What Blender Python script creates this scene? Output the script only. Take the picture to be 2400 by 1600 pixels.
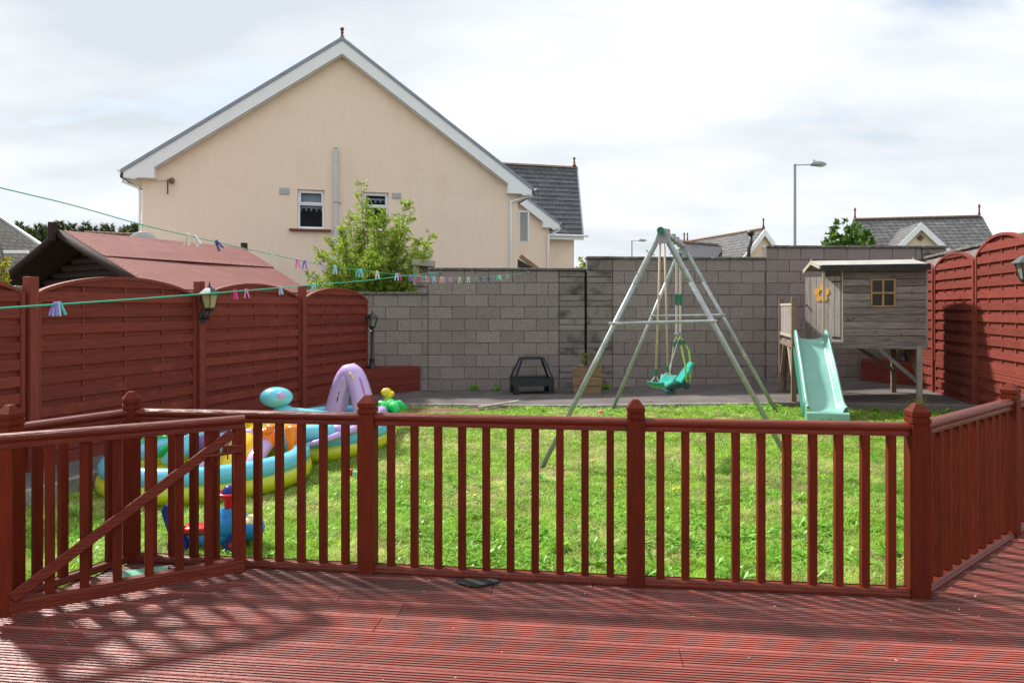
import bpy, bmesh, math, random
import numpy as np
from mathutils import Vector, Matrix, Euler
R = math.radians
random.seed(7)
for o in list(bpy.data.objects): bpy.data.objects.remove(o)
S = bpy.context.scene
COL = S.collection

# ------------------------------------------------------------------ camera
F = 1600.0; HZ = 722.0; EYE = 1.5          # focal length and horizon in photo pixels (2400 wide), eye height above the deck
cd = bpy.data.cameras.new('camera'); cam = bpy.data.objects.new('camera', cd); COL.objects.link(cam)
cd.sensor_width = 36; cd.lens = 24.0; cd.shift_y = (HZ-800)/2400; cd.clip_end = 3000; cd.clip_start = .05
cam.location = (0, 0, EYE); cam.rotation_euler = (R(90), 0, 0)
S.camera = cam

# ------------------------------------------------------------------ sky and sun
SUN_EL = R(46); SD = Vector((-.77*math.cos(SUN_EL), .64*math.cos(SUN_EL), math.sin(SUN_EL)))
w = bpy.data.worlds.new('World'); S.world = w; w.use_nodes = True
nt = w.node_tree; nt.nodes.clear()
def WN(t, **k):
    n = nt.nodes.new(t)
    for a, b in k.items(): setattr(n, a, b)
    return n
wo = WN('ShaderNodeOutputWorld'); sky = WN('ShaderNodeTexSky', sky_type='NISHITA', sun_disc=False)
sky.sun_elevation = SUN_EL; sky.sun_rotation = R(310)
bs = WN('ShaderNodeBackground'); bs.inputs[1].default_value = .13
bc = WN('ShaderNodeBackground'); bc.inputs[1].default_value = 1.0
mx = WN('ShaderNodeMixShader')
tc = WN('ShaderNodeTexCoord'); sp = WN('ShaderNodeSeparateXYZ')
nt.links.new(tc.outputs['Generated'], sp.inputs[0])
zm = WN('ShaderNodeMath', operation='ABSOLUTE'); nt.links.new(sp.outputs[2], zm.inputs[0])
za = WN('ShaderNodeMath', operation='ADD'); za.inputs[1].default_value = .22; nt.links.new(zm.outputs[0], za.inputs[0])
dx = WN('ShaderNodeMath', operation='DIVIDE'); nt.links.new(sp.outputs[0], dx.inputs[0]); nt.links.new(za.outputs[0], dx.inputs[1])
dy = WN('ShaderNodeMath', operation='DIVIDE'); nt.links.new(sp.outputs[1], dy.inputs[0]); nt.links.new(za.outputs[0], dy.inputs[1])
cb = WN('ShaderNodeCombineXYZ'); nt.links.new(dx.outputs[0], cb.inputs[0]); nt.links.new(dy.outputs[0], cb.inputs[1])
n1 = WN('ShaderNodeTexNoise'); n1.inputs['Scale'].default_value = 1.7; n1.inputs['Detail'].default_value = 7; n1.inputs['Roughness'].default_value = .52
mp = WN('ShaderNodeMapping'); mp.inputs['Location'].default_value = (3.1, 1.7, 0); mp.inputs['Scale'].default_value = (.75, 1.2, 1)
nt.links.new(cb.outputs[0], mp.inputs[0]); nt.links.new(mp.outputs[0], n1.inputs['Vector'])
r1 = WN('ShaderNodeValToRGB'); r1.color_ramp.elements[0].position = .30; r1.color_ramp.elements[1].position = .42
r1.color_ramp.elements[0].color = (.45,)*3+(1,)
nt.links.new(n1.outputs[0], r1.inputs[0])
n2 = WN('ShaderNodeTexNoise'); n2.inputs['Scale'].default_value = 1.1; n2.inputs['Detail'].default_value = 6; n2.inputs['Roughness'].default_value = .5
mp2 = WN('ShaderNodeMapping'); mp2.inputs['Location'].default_value = (8.3, 4.2, 0); mp2.inputs['Scale'].default_value = (.8, 1.35, 1)
nt.links.new(cb.outputs[0], mp2.inputs[0]); nt.links.new(mp2.outputs[0], n2.inputs['Vector'])
r2 = WN('ShaderNodeValToRGB'); e = r2.color_ramp.elements
e[0].position = .36; e[0].color = (.56, .605, .65, 1); e[1].position = .70; e[1].color = (.87, .88, .89, 1)
nt.links.new(n2.outputs[0], r2.inputs[0]); nt.links.new(r2.outputs[0], bc.inputs[0])
nt.links.new(sky.outputs[0], bs.inputs[0])
nt.links.new(r1.outputs[0], mx.inputs[0]); nt.links.new(bs.outputs[0], mx.inputs[1]); nt.links.new(bc.outputs[0], mx.inputs[2])
nt.links.new(mx.outputs[0], wo.inputs[0])
sl = bpy.data.lights.new('sun', 'SUN'); sl.energy = 5.0; sl.angle = R(4.0); sl.color = (1, .96, .89)
so = bpy.data.objects.new('sun', sl); COL.objects.link(so); so.rotation_euler = SD.to_track_quat('Z', 'Y').to_euler(); so.location = SD*50
vs = S.view_settings; vs.view_transform = 'Standard'; vs.look = 'None'; vs.exposure = .42; vs.gamma = 1; vs.use_curve_mapping = False
S.render.engine = 'CYCLES'; S.cycles.max_bounces = 6; S.cycles.diffuse_bounces = 3; S.cycles.glossy_bounces = 3; S.cycles.transmission_bounces = 5

# ------------------------------------------------------------------ helpers
def P(px, py, d): return Vector(((px-1200)/F*d, d, EYE+(HZ-py)/F*d))
def smooth(a, b, x):
    t = np.clip((x-a)/(b-a), 0, 1); return t*t*(3-2*t)
def patio_z(X): return -.03+.09*smooth(0, 4.3, X)+.08*smooth(4.3, 6.5, X)
def edge_y(X): return np.interp(X, [-3.2, -1.3, 3.9, 6.5, 8], [11.1, 10.95, 10.42, 9.5, 9.2])   # front edge of the patio
def lawn_z(X, Y):
    X = np.asarray(X, float); Y = np.asarray(Y, float)
    f = -.165+.11*smooth(.2, 3, X)
    b = patio_z(X)-.055-.05*smooth(4.5, 6.5, X)
    k = smooth(7.3, 10.2, Y)
    return f*(1-k)+b*k+.012*np.sin(X*2.1+Y*1.3)+.009*np.sin(X*3.7-Y*2.9)

class MB:
    def __init__(s): s.v = []; s.f = []; s.m = []; s.mi = 0
    def add(s, vs, fs, M=None):
        b = len(s.v)
        s.v += [tuple(M @ Vector(v)) if M is not None else tuple(v) for v in vs]
        s.f += [[b+i for i in f] for f in fs]; s.m += [s.mi]*len(fs); return s
    def box(s, c, z, M=None, ch=0.0):
        hx, hy, hz = z[0]/2, z[1]/2, z[2]/2; c = Vector(c)
        if ch <= 0:
            vs = [c+Vector((x*hx, y*hy, k*hz)) for x in (-1, 1) for y in (-1, 1) for k in (-1, 1)]
            return s.add(vs, [(0,1,3,2),(4,6,7,5),(0,4,5,1),(2,3,7,6),(0,2,6,4),(1,5,7,3)], M)
        h = (hx, hy, hz); ch = min(ch, .45*min(h)*2/2*1.0 if min(h) > 0 else ch); vs = []; idx = {}
        sg = [(x, y, k) for x in (-1, 1) for y in (-1, 1) for k in (-1, 1)]
        for q in sg:
            for a in range(3):
                p = [q[i]*(h[i]-(0 if i == a else ch)) for i in range(3)]
                idx[(q, a)] = len(vs); vs.append(c+Vector(p))
        fs = []
        for a in range(3):
            b, d = (a+1) % 3, (a+2) % 3
            for sgn in (-1, 1):
                cs = []
                for (i, j) in ((-1,-1),(1,-1),(1,1),(-1,1)):
                    q = [0,0,0]; q[a] = sgn; q[b] = i; q[d] = j; cs.append(idx[(tuple(q), a)])
                fs.append(cs if sgn > 0 else cs[::-1])
            for i in (-1, 1):
                for j in (-1, 1):
                    q0 = [0,0,0]; q0[a] = -1; q0[b] = i; q0[d] = j; q1 = list(q0); q1[a] = 1
                    f = [idx[(tuple(q0), b)], idx[(tuple(q1), b)], idx[(tuple(q1), d)], idx[(tuple(q0), d)]]
                    fs.append(f if i*j < 0 else f[::-1])
        for q in sg:
            f = [idx[(q, 0)], idx[(q, 1)], idx[(q, 2)]]; fs.append(f if q[0]*q[1]*q[2] > 0 else f[::-1])
        return s.add(vs, fs, M)
    def beam(s, p0, p1, wd, ht, up=(0,0,1), ch=0.0):
        p0 = Vector(p0); p1 = Vector(p1); x = (p1-p0); L = x.length; x.normalize()
        u = Vector(up); y = u.cross(x)
        if y.length < 1e-4: y = Vector((0,1,0)).cross(x)
        y.normalize(); z = x.cross(y)
        M = Matrix((x, y, z)).transposed().to_4x4(); M.translation = (p0+p1)/2
        return s.box((0,0,0), (L, wd, ht), M, ch)
    def tube(s, pts, r, n=10, closed=False, cap=True):
        pts = [Vector(p) for p in pts]; N = len(pts)
        rs = r if hasattr(r, '__len__') else [r]*N
        vs = []; fs = []; prev = None
        for i in range(N):
            if closed: t = pts[(i+1) % N]-pts[i-1]
            else: t = pts[min(i+1, N-1)]-pts[max(i-1, 0)]
            t.normalize()
            if prev is None:
                a = Vector((0,0,1)) if abs(t.z) < .9 else Vector((1,0,0)); u = t.cross(a).normalized()
            else:
                u = prev-t*prev.dot(t); u.normalize()
            prev = u; v = t.cross(u)
            for k in range(n):
                an = 2*math.pi*k/n; vs.append(pts[i]+(u*math.cos(an)+v*math.sin(an))*rs[i])
        for i in range(N if closed else N-1):
            j = (i+1) % N
            for k in range(n):
                l = (k+1) % n; fs.append((i*n+k, i*n+l, j*n+l, j*n+k))
        if cap and not closed:
            fs.append(tuple(range(n))[::-1]); fs.append(tuple((N-1)*n+k for k in range(n)))
        return s.add(vs, fs)
    def lathe(s, prof, n=12, o=(0,0,0), M=None, sq=False):
        vs = []; fs = []; o = Vector(o)
        for (r, z) in prof:
            for k in range(n):
                a = 2*math.pi*(k+.5)/n; vs.append(o+Vector((r*math.cos(a), r*math.sin(a), z)))
        for i in range(len(prof)-1):
            for k in range(n):
                l = (k+1) % n; fs.append((i*n+k, i*n+l, (i+1)*n+l, (i+1)*n+k))
        fs.append(tuple(range(n))[::-1]); fs.append(tuple((len(prof)-1)*n+k for k in range(n)))
        return s.add(vs, fs, M)
    def ell(s, c, r, M=None, n=18, m=10):
        c = Vector(c); prof = [(math.sin(math.pi*i/m), -math.cos(math.pi*i/m)) for i in range(m+1)]
        vs = []; fs = []
        for (a, z) in prof:
            for k in range(n):
                t = 2*math.pi*k/n; vs.append(c+Vector((max(a, .01)*math.cos(t)*r[0], max(a, .01)*math.sin(t)*r[1], z*r[2])))
        for i in range(m):
            for k in range(n):
                l = (k+1) % n; fs.append((i*n+k, i*n+l, (i+1)*n+l, (i+1)*n+k))
        fs.append(tuple(range(n))[::-1]); fs.append(tuple(m*n+k for k in range(n)))
        return s.add(vs, fs, M)
    def prism(s, poly, a, b, ax='y', M=None):
        """polygon (p,q) extruded along an axis from a to b: ax 'y' -> (p,t,q), 'x' -> (t,p,q), 'z' -> (p,q,t)"""
        n = len(poly)
        g = {'y': lambda p, q, t: (p, t, q), 'x': lambda p, q, t: (t, p, q), 'z': lambda p, q, t: (p, q, t)}[ax]
        vs = [g(p, q, a) for p, q in poly]+[g(p, q, b) for p, q in poly]
        fs = [tuple(range(n)), tuple(range(n, 2*n))[::-1]]+[(i, (i+1) % n, n+(i+1) % n, n+i) for i in range(n)]
        return s.add(vs, fs, M)
    def mesh(s, name, smooth=False, fix=True):
        me = bpy.data.meshes.new(name); me.from_pydata(s.v, [], s.f)
        if any(s.m): me.polygons.foreach_set('material_index', s.m)
        if fix:
            b = bmesh.new(); b.from_mesh(me); bmesh.ops.recalc_face_normals(b, faces=b.faces); b.to_mesh(me); b.free()
        if smooth: me.polygons.foreach_set('use_smooth', [True]*len(me.polygons)); 
        return me
def obj(name, me, mat=None, parent=None, loc=(0,0,0), rot=(0,0,0), smooth=False, auto=None):
    if isinstance(me, MB): me = me.mesh(name, smooth)
    o = bpy.data.objects.new(name, me); COL.objects.link(o)
    if mat is not None and me is not None and len(me.materials) == 0:
        for m in (mat if isinstance(mat, (list, tuple)) else [mat]): me.materials.append(m)
    o.location = loc; o.rotation_euler = rot
    if parent: o.parent = parent
    if auto: me.set_sharp_from_angle(angle=R(auto))
    return o
def tag(o, label, cat, group=None):
    o['label'] = label; o['category'] = cat
    if group: o['group'] = group
    return o
def thing(name, label, cat, loc=(0,0,0), rz=0, group=None):
    o = bpy.data.objects.new(name, None); COL.objects.link(o); o.location = loc; o.rotation_euler = (0,0,rz); o.empty_display_size = .1
    return tag(o, label, cat, group)
def struct(o): o['kind'] = 'structure'; return o
def stuff(o): o['kind'] = 'stuff'; return o
def copy_tree(o, parent=None):
    c = o.copy(); COL.objects.link(c); c.parent = parent
    for ch in o.children: copy_tree(ch, c)
    return c

# ------------------------------------------------------------------ materials
def M(name, base, var=None, scale=6, rough=.6, bump=0, bscale=None, stretch=(1,1,1), rnd=0., metal=0, spec=.5, detail=5, lo=.35, hi=.65, var2=None, scale2=1, lo2=.55, hi2=.7, trans=0, coat=0, bdist=.02, rvar=0, sub=0):
    m = bpy.data.materials.new(name); m.use_nodes = True; t = m.node_tree; L = t.links.new
    b = t.nodes['Principled BSDF']; b.inputs['Roughness'].default_value = rough; b.inputs['Metallic'].default_value = metal
    b.inputs['Specular IOR Level'].default_value = spec; b.inputs['Coat Weight'].default_value = coat
    b.inputs['Transmission Weight'].default_value = trans
    base = tuple(base)+(1,)
    tc = t.nodes.new('ShaderNodeTexCoord'); oi = t.nodes.new('ShaderNodeObjectInfo')
    sc = t.nodes.new('ShaderNodeVectorMath'); sc.operation = 'SCALE'; sc.inputs[0].default_value = (37, 53, 71); L(oi.outputs['Random'], sc.inputs['Scale'])
    ad = t.nodes.new('ShaderNodeVectorMath'); ad.operation = 'ADD'; L(tc.outputs['Object'], ad.inputs[0])
    if rnd > 0: L(sc.outputs[0], ad.inputs[1])
    mp = t.nodes.new('ShaderNodeMapping'); mp.inputs['Scale'].default_value = stretch; L(ad.outputs[0], mp.inputs[0])
    out = None
    if var is not None:
        n = t.nodes.new('ShaderNodeTexNoise'); n.inputs['Scale'].default_value = scale; n.inputs['Detail'].default_value = detail; n.inputs['Roughness'].default_value = .6
        L(mp.outputs[0], n.inputs['Vector'])
        r = t.nodes.new('ShaderNodeValToRGB'); r.color_ramp.elements[0].position = lo; r.color_ramp.elements[1].position = hi
        r.color_ramp.elements[0].color = base; r.color_ramp.elements[1].color = tuple(var)+(1,); L(n.outputs[0], r.inputs[0]); out = r.outputs[0]
    if var2 is not None:
        n = t.nodes.new('ShaderNodeTexNoise'); n.inputs['Scale'].default_value = scale2; n.inputs['Detail'].default_value = 6; n.inputs['Roughness'].default_value = .65
        L(ad.outputs[0], n.inputs['Vector'])
        r = t.nodes.new('ShaderNodeMapRange'); r.inputs[1].default_value = lo2; r.inputs[2].default_value = hi2; L(n.outputs[0], r.inputs[0])
        mxx = t.nodes.new('ShaderNodeMix'); mxx.data_type = 'RGBA'; L(r.outputs[0], mxx.inputs[0])
        if out: L(out, mxx.inputs[6])
        else: mxx.inputs[6].default_value = base
        mxx.inputs[7].default_value = tuple(var2)+(1,); out = mxx.outputs[2]
    if rnd > 0:
        h = t.nodes.new('ShaderNodeHueSaturation'); r = t.nodes.new('ShaderNodeMapRange'); r.inputs[3].default_value = 1-rnd; r.inputs[4].default_value = 1+rnd
        L(oi.outputs['Random'], r.inputs[0]); L(r.outputs[0], h.inputs['Value'])
        if out: L(out, h.inputs['Color'])
        else: h.inputs['Color'].default_value = base
        out = h.outputs[0]
    if out: L(out, b.inputs['Base Color'])
    else: b.inputs['Base Color'].default_value = base
    if bump > 0:
        n = t.nodes.new('ShaderNodeTexNoise'); n.inputs['Scale'].default_value = bscale or scale; n.inputs['Detail'].default_value = 4; L(mp.outputs[0], n.inputs['Vector'])
        bp = t.nodes.new('ShaderNodeBump'); bp.inputs['Strength'].default_value = bump; bp.inputs['Distance'].default_value = bdist
        L(n.outputs[0], bp.inputs['Height']); L(bp.outputs[0], b.inputs['Normal'])
    if rvar > 0:
        n = t.nodes.new('ShaderNodeTexNoise'); n.inputs['Scale'].default_value = 3; L(ad.outputs[0], n.inputs['Vector'])
        r = t.nodes.new('ShaderNodeMapRange'); r.inputs[3].default_value = rough-rvar; r.inputs[4].default_value = rough+rvar; L(n.outputs[0], r.inputs[0]); L(r.outputs[0], b.inputs['Roughness'])
    return m
# red stain on the fences, rails and deck (grain along local x unless said)
fence_red = M('fence_red', (.222,.046,.032), (.172,.034,.024), 5, .7, .35, 14, (1,1,9), .15, spec=.2, var2=(.29,.062,.040), scale2=3, lo2=.55, hi2=.8)
fence_red_v = M('fence_red_vertical', (.232,.048,.032), (.188,.037,.025), 5, .65, .35, 14, (9,9,1), .1, spec=.25)
rail_red = M('rail_red', (.16,.0235,.0095), (.122,.017,.0072), 6, .42, .3, 12, (1,8,8), .10, spec=.35)
rail_red_v = M('rail_red_vertical', (.150,.022,.0080), (.110,.016,.0062), 5, .65, .14, 12, (8,8,1), .16, spec=.15, var2=(.055,.010,.005), scale2=6, lo2=.68, hi2=.74)
def deck_mat():
    m = M('deck_red', (.38,.100,.080), (.30,.072,.057), 3, .36, .25, 20, (1.2,14,1), .0, spec=.5, rvar=.1)
    m.name = 'deck_red'; t = m.node_tree; L = t.links.new; b = t.nodes['Principled BSDF']
    src = b.inputs['Base Color'].links[0].from_socket
    tc = t.nodes.new('ShaderNodeTexCoord'); mp = t.nodes.new('ShaderNodeMapping'); mp.inputs['Scale'].default_value = (.8,2.4,1); L(tc.outputs['Object'], mp.inputs[0])
    n = t.nodes.new('ShaderNodeTexNoise'); n.inputs['Scale'].default_value = 2.1; n.inputs['Detail'].default_value = 7; n.inputs['Roughness'].default_value = .7; L(mp.outputs[0], n.inputs['Vector'])
    # dirt: strongest along the foot of the railing, fading towards the house
    sp = t.nodes.new('ShaderNodeSeparateXYZ'); L(tc.outputs['Object'], sp.inputs[0])
    a1 = t.nodes.new('ShaderNodeMapRange'); a1.inputs[1].default_value = 2.6; a1.inputs[2].default_value = 3.7; a1.inputs[3].default_value = -.10; a1.inputs[4].default_value = .10; L(sp.outputs[1], a1.inputs[0])
    ad = t.nodes.new('ShaderNodeMath'); ad.operation = 'ADD'; L(n.outputs[0], ad.inputs[0]); L(a1.outputs[0], ad.inputs[1])
    r = t.nodes.new('ShaderNodeMapRange'); r.inputs[1].default_value = .47; r.inputs[2].default_value = .70; r.inputs[4].default_value = .72; L(ad.outputs[0], r.inputs[0])
    x = t.nodes.new('ShaderNodeMix'); x.data_type = 'RGBA'; L(r.outputs[0], x.inputs[0]); L(src, x.inputs[6]); x.inputs[7].default_value = (.06,.045,.036,1)
    # bare worn patches
    n2 = t.nodes.new('ShaderNodeTexNoise'); n2.inputs['Scale'].default_value = 2.6; n2.inputs['Detail'].default_value = 8; n2.inputs['Roughness'].default_value = .75
    mp2 = t.nodes.new('ShaderNodeMapping'); mp2.inputs['Location'].default_value = (5,9,2); L(tc.outputs['Object'], mp2.inputs[0]); L(mp2.outputs[0], n2.inputs['Vector'])
    r2 = t.nodes.new('ShaderNodeMapRange'); r2.inputs[1].default_value = .70; r2.inputs[2].default_value = .76; r2.inputs[4].default_value = .7; L(n2.outputs[0], r2.inputs[0])
    y = t.nodes.new('ShaderNodeMix'); y.data_type = 'RGBA'; L(r2.outputs[0], y.inputs[0]); L(x.outputs[2], y.inputs[6]); y.inputs[7].default_value = (.42,.33,.25,1)
    oi = t.nodes.new('ShaderNodeObjectInfo'); hs = t.nodes.new('ShaderNodeHueSaturation'); rr = t.nodes.new('ShaderNodeMapRange'); rr.inputs[3].default_value = .70; rr.inputs[4].default_value = 1.22
    L(oi.outputs['Random'], rr.inputs[0]); L(rr.outputs[0], hs.inputs['Value']); L(y.outputs[2], hs.inputs['Color']); L(hs.outputs[0], b.inputs['Base Color'])
    return m
deck_red = deck_mat()
deck_groove = M('deck_groove_dark', (.05,.02,.016), (.09,.035,.028), 9, .8)  # darker colour on the groove floors
block_m = M('concrete_block', (.325,.280,.264), (.215,.182,.170), 60, .92, .7, 75, rnd=.11, detail=3, lo=.4, hi=.62, var2=(.15,.13,.125), scale2=2.2, lo2=.60, hi2=.80)
block_dark = M('stained_block', (.30,.262,.25), (.19,.165,.155), 45, .92, .7, 70, rnd=.16, detail=4, var2=(.08,.07,.066), scale2=2.6, lo2=.50, hi2=.66)
mortar = M('mortar', (.205,.18,.168), (.14,.122,.115), 25, .95, .5, 60)
coping_m = M('coping', (.20,.18,.165), (.09,.08,.072), 9, .95, .8, 50, rnd=.1, var2=(.52,.50,.45), scale2=14, lo2=.60, hi2=.68)
conc_m = M('patio_concrete', (.165,.145,.140), (.115,.100,.097), 2.2, .95, .5, 90, spec=.2, var2=(.24,.215,.205), scale2=28, lo2=.58, hi2=.75)
kerb_m = M('kerb', (.40,.38,.34), (.22,.20,.18), 9, .9, .6, 60)
soil_m = M('lawn_soil', (.13,.17,.04), (.17,.15,.06), 1.6, .95, .5, 30, var2=(.17,.13,.07), scale2=.9, lo2=.62, hi2=.75)
dirt_m = M('dry_earth', (.20,.115,.06), (.12,.065,.035), 14, .95, .8, 40, var2=(.33,.25,.16), scale2=25, lo2=.55, hi2=.7)
render_m = M('cream_render', (.92,.755,.62), (.89,.72,.585), 2.5, .9, .25, 120, (4,4,.5), var2=(.80,.635,.50), scale2=1.1, lo2=.52, hi2=.85, bdist=.01)
white_m = M('white_upvc', (.88,.91,.95), (.84,.87,.91), 3, .35, spec=.5)
soffit_m = M('soffit', (.74,.72,.68), (.62,.59,.54), 4, .5)
verge_m = M('grey_verge', (.23,.27,.33), (.30,.34,.40), 4, .5)
slate_m = M('slate_tile', (.065,.070,.082), (.10,.105,.115), 12, .7, .3, 40, rnd=.22, var2=(.16,.10,.07), scale2=9, lo2=.66, hi2=.74)
tile_red = M('ridge_tile', (.27,.115,.075), (.36,.27,.19), 12, .8, .4, 30, rnd=.15)
terracotta = M('terracotta', (.17,.075,.05), (.11,.05,.035), 20, .7)
sill_red = M('sill_red', (.24,.06,.05), (.19,.045,.04), 5, .6)
pipe_m = M('grey_pipe', (.62,.66,.70), (.55,.59,.63), 4, .4)
vent_m = M('vent_grille', (.45,.47,.48), (.38,.40,.42), 30, .6)
glass_m = M('window_glass', (.80,.85,.92), rough=.02, trans=1.0); glass_m.node_tree.nodes['Principled BSDF'].inputs['IOR'].default_value = 1.18
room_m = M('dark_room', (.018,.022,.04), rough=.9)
lace_m = M('lace', (.55,.58,.62), rough=.9)
felt_red = M('red_felt', (.245,.083,.070), (.205,.068,.058), 3, .85, .5, 120, var2=(.30,.13,.112), scale2=2.3, lo2=.55, hi2=.8)
log_m = M('dark_log', (.065,.042,.042), (.036,.023,.023), 6, .8, .4, 20, (1,6,6), .15, spec=.15)
grey_wood = M('weathered_wood', (.27,.235,.238), (.16,.136,.138), 4, .85, .5, 16, (1,1,10), .30, spec=.2, var2=(.07,.05,.045), scale2=9, lo2=.64, hi2=.70)
grey_wood_v = M('weathered_wood_vertical', (.37,.325,.30), (.25,.215,.20), 4, .85, .5, 16, (10,10,1), .13, var2=(.12,.09,.07), scale2=9, lo2=.67, hi2=.75)
brown_wood = M('brown_wood_post', (.25,.18,.125), (.16,.11,.075), 5, .8, .5, 14, (9,9,1), .12)
pale_wood = M('pale_wood', (.50,.44,.36), (.38,.32,.25), 6, .8, .4, 14, (1,6,6), .1)
plant_wood = M('planter_wood', (.30,.20,.11), (.20,.13,.07), 5, .8, .5, 14, (1,1,9), .15)
orange_m = M('orange_paint', (.70,.33,.04), (.60,.27,.035), 12, .7, var2=(.25,.13,.04), scale2=16, lo2=.66, hi2=.72)
yellow_trim = M('ochre_trim', (.42,.26,.11), (.33,.20,.085), 8, .7)
black_felt = M('black_felt', (.018,.018,.020), (.035,.034,.036), 8, .8, .4, 60)
pale_felt = M('pale_felt', (.44,.42,.40), (.32,.31,.295), 5, .85, .5, 80)
dark_pane = M('dark_pane', (.012,.010,.010), rough=.25)
teal_slide = M('teal_plastic', (.20,.44,.37), (.25,.49,.415), 3, .30, .15, 60, spec=.5, coat=.2)
teal_dark = M('teal_plastic_dark', (.045,.25,.19), rough=.4)
swing_teal = M('swing_teal', (.015,.36,.29), rough=.35)
swing_green = M('swing_green', (.004,.16,.09), rough=.4)
swing_navy = M('swing_navy', (.004,.045,.065), rough=.4)
strap_m = M('lime_strap', (.33,.62,.10), rough=.7)
rope_m = M('rope', (.60,.49,.36), (.45,.36,.25), 60, .9)
rope_pale = M('pale_rope', (.62,.58,.50), rough=.9)
galv = M('galvanised', (.42,.455,.48), (.33,.36,.38), 12, .36, metal=.45, var2=(.55,.58,.60), scale2=4)
galv_grey = M('galvanised_bracket', (.38,.40,.42), (.30,.32,.34), 14, .5, metal=.6)
firepit_m = M('blued_steel', (.020,.028,.045), (.035,.042,.055), 5, .35, metal=.5, var2=(.16,.055,.02), scale2=4, lo2=.70, hi2=.76)
black_m = M('black_metal', (.014,.016,.018), (.03,.033,.036), 10, .4)
lampglass_amber = M('amber_glass', (.42,.36,.19), rough=.25, spec=.5)
lampglass_clear = M('smoked_glass', (.22,.22,.20), rough=.12, spec=.6)
line_green = M('green_line', (.0,.50,.33), rough=.5)
asphalt = M('asphalt_scrap', (.02,.018,.018), (.05,.045,.045), 60, .9, .8, 90)
street_grey = M('street_lamp_grey', (.36,.40,.43), (.30,.33,.36), 4, .5, metal=.3)
def plain(name, c, rough=.35, **k): return M(name, c, rough=rough, **k)
cyan_v = plain('cyan_vinyl', (.13,.57,.77), .22, coat=.3, bump=.35, bscale=9, bdist=.02)
cyan_pale = plain('pale_cyan_vinyl', (.16,.60,.75), .22, coat=.3, bump=.35, bscale=9, bdist=.02)
yellow_v = plain('yellow_vinyl', (.80,.56,.01), .25, coat=.3, bump=.3, bscale=8)
lime_v = plain('lime_vinyl', (.56,.60,.02), .25, coat=.3, bump=.3, bscale=9)
purple_v = plain('lilac_vinyl', (.56,.40,.78), .25, coat=.3, bump=.3, bscale=7)
violet_v = plain('violet_vinyl', (.18,.08,.38), .3, coat=.2)
magenta_v = plain('pink_vinyl', (.55,.12,.42), .3, coat=.2)
orange_v = plain('orange_vinyl', (.80,.20,.01), .25, coat=.3, bump=.3, bscale=7)
green_v = plain('green_vinyl', (.01,.55,.12), .25, coat=.3, bump=.2, bscale=7)
navy_v = plain('navy_print', (.03,.025,.15), .4)
blue_p = plain('blue_plastic', (.015,.27,.72), .3)
blue_dark = plain('dark_blue_plastic', (.005,.02,.26), .3)
red_p = plain('red_plastic', (.62,.01,.015), .3)

# leaf materials: colour differs from leaf to leaf, light passes through
def leaf_mat(name, c1, c2, tr=.35, rough=.5, patch=None):
    m = bpy.data.materials.new(name); m.use_nodes = True; t = m.node_tree; L = t.links.new
    b = t.nodes['Principled BSDF']; b.inputs['Roughness'].default_value = rough; b.inputs['Specular IOR Level'].default_value = .35
    g = t.nodes.new('ShaderNodeNewGeometry'); r = t.nodes.new('ShaderNodeValToRGB')
    r.color_ramp.elements[0].color = tuple(c1)+(1,); r.color_ramp.elements[1].color = tuple(c2)+(1,)
    L(g.outputs['Random Per Island'], r.inputs[0]); out = r.outputs[0]
    if patch is not None:
        n = t.nodes.new('ShaderNodeTexNoise'); n.inputs['Scale'].default_value = 1.15; n.inputs['Detail'].default_value = 5; L(g.outputs['Position'], n.inputs['Vector'])
        k = t.nodes.new('ShaderNodeMapRange'); k.inputs[1].default_value = .46; k.inputs[2].default_value = .64; k.inputs[4].default_value = .85; L(n.outputs[0], k.inputs[0])
        x = t.nodes.new('ShaderNodeMix'); x.data_type = 'RGBA'; L(k.outputs[0], x.inputs[0]); L(out, x.inputs[6]); x.inputs[7].default_value = tuple(patch)+(1,); out = x.outputs[2]
    if patch is not None:   # clumps of deeper and paler green
        n = t.nodes.new('ShaderNodeTexNoise'); n.inputs['Scale'].default_value = 5.5; n.inputs['Detail'].default_value = 4; L(g.outputs['Position'], n.inputs['Vector'])
        k = t.nodes.new('ShaderNodeMapRange'); k.inputs[1].default_value = .36; k.inputs[2].default_value = .64; k.inputs[3].default_value = .74; k.inputs[4].default_value = 1.28; L(n.outputs[0], k.inputs[0])
        h = t.nodes.new('ShaderNodeHueSaturation'); L(k.outputs[0], h.inputs['Value']); L(out, h.inputs['Color']); out = h.outputs[0]
    L(out, b.inputs['Base Color'])
    tr_ = t.nodes.new('ShaderNodeBsdfTranslucent'); L(out, tr_.inputs[0]); ms = t.nodes.new('ShaderNodeMixShader'); ms.inputs[0].default_value = tr
    L(b.outputs[0], ms.inputs[1]); L(tr_.outputs[0], ms.inputs[2]); L(ms.outputs[0], t.nodes['Material Output'].inputs[0])
    return m
grass_m = leaf_mat('grass_blades', (.20,.42,.035), (.52,.72,.11), .50, .45, patch=(.66,.63,.27))
weed_m = leaf_mat('broad_leaves', (.15,.40,.03), (.32,.60,.09), .42, .36)
bush_m = leaf_mat('bush_leaves', (.15,.28,.02), (.52,.64,.08), .5, .4)
tree_m = leaf_mat('tree_leaves', (.05,.12,.018), (.13,.25,.035), .35, .45)
conifer_m = leaf_mat('conifer_needles', (.03,.055,.018), (.11,.14,.03), .2, .6)
vine_m = leaf_mat('vine_leaves', (.20,.26,.03), (.50,.42,.06), .4, .5)
bark_m = M('bark', (.10,.075,.055), (.06,.045,.035), 12, .9, .6, 30)
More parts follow.
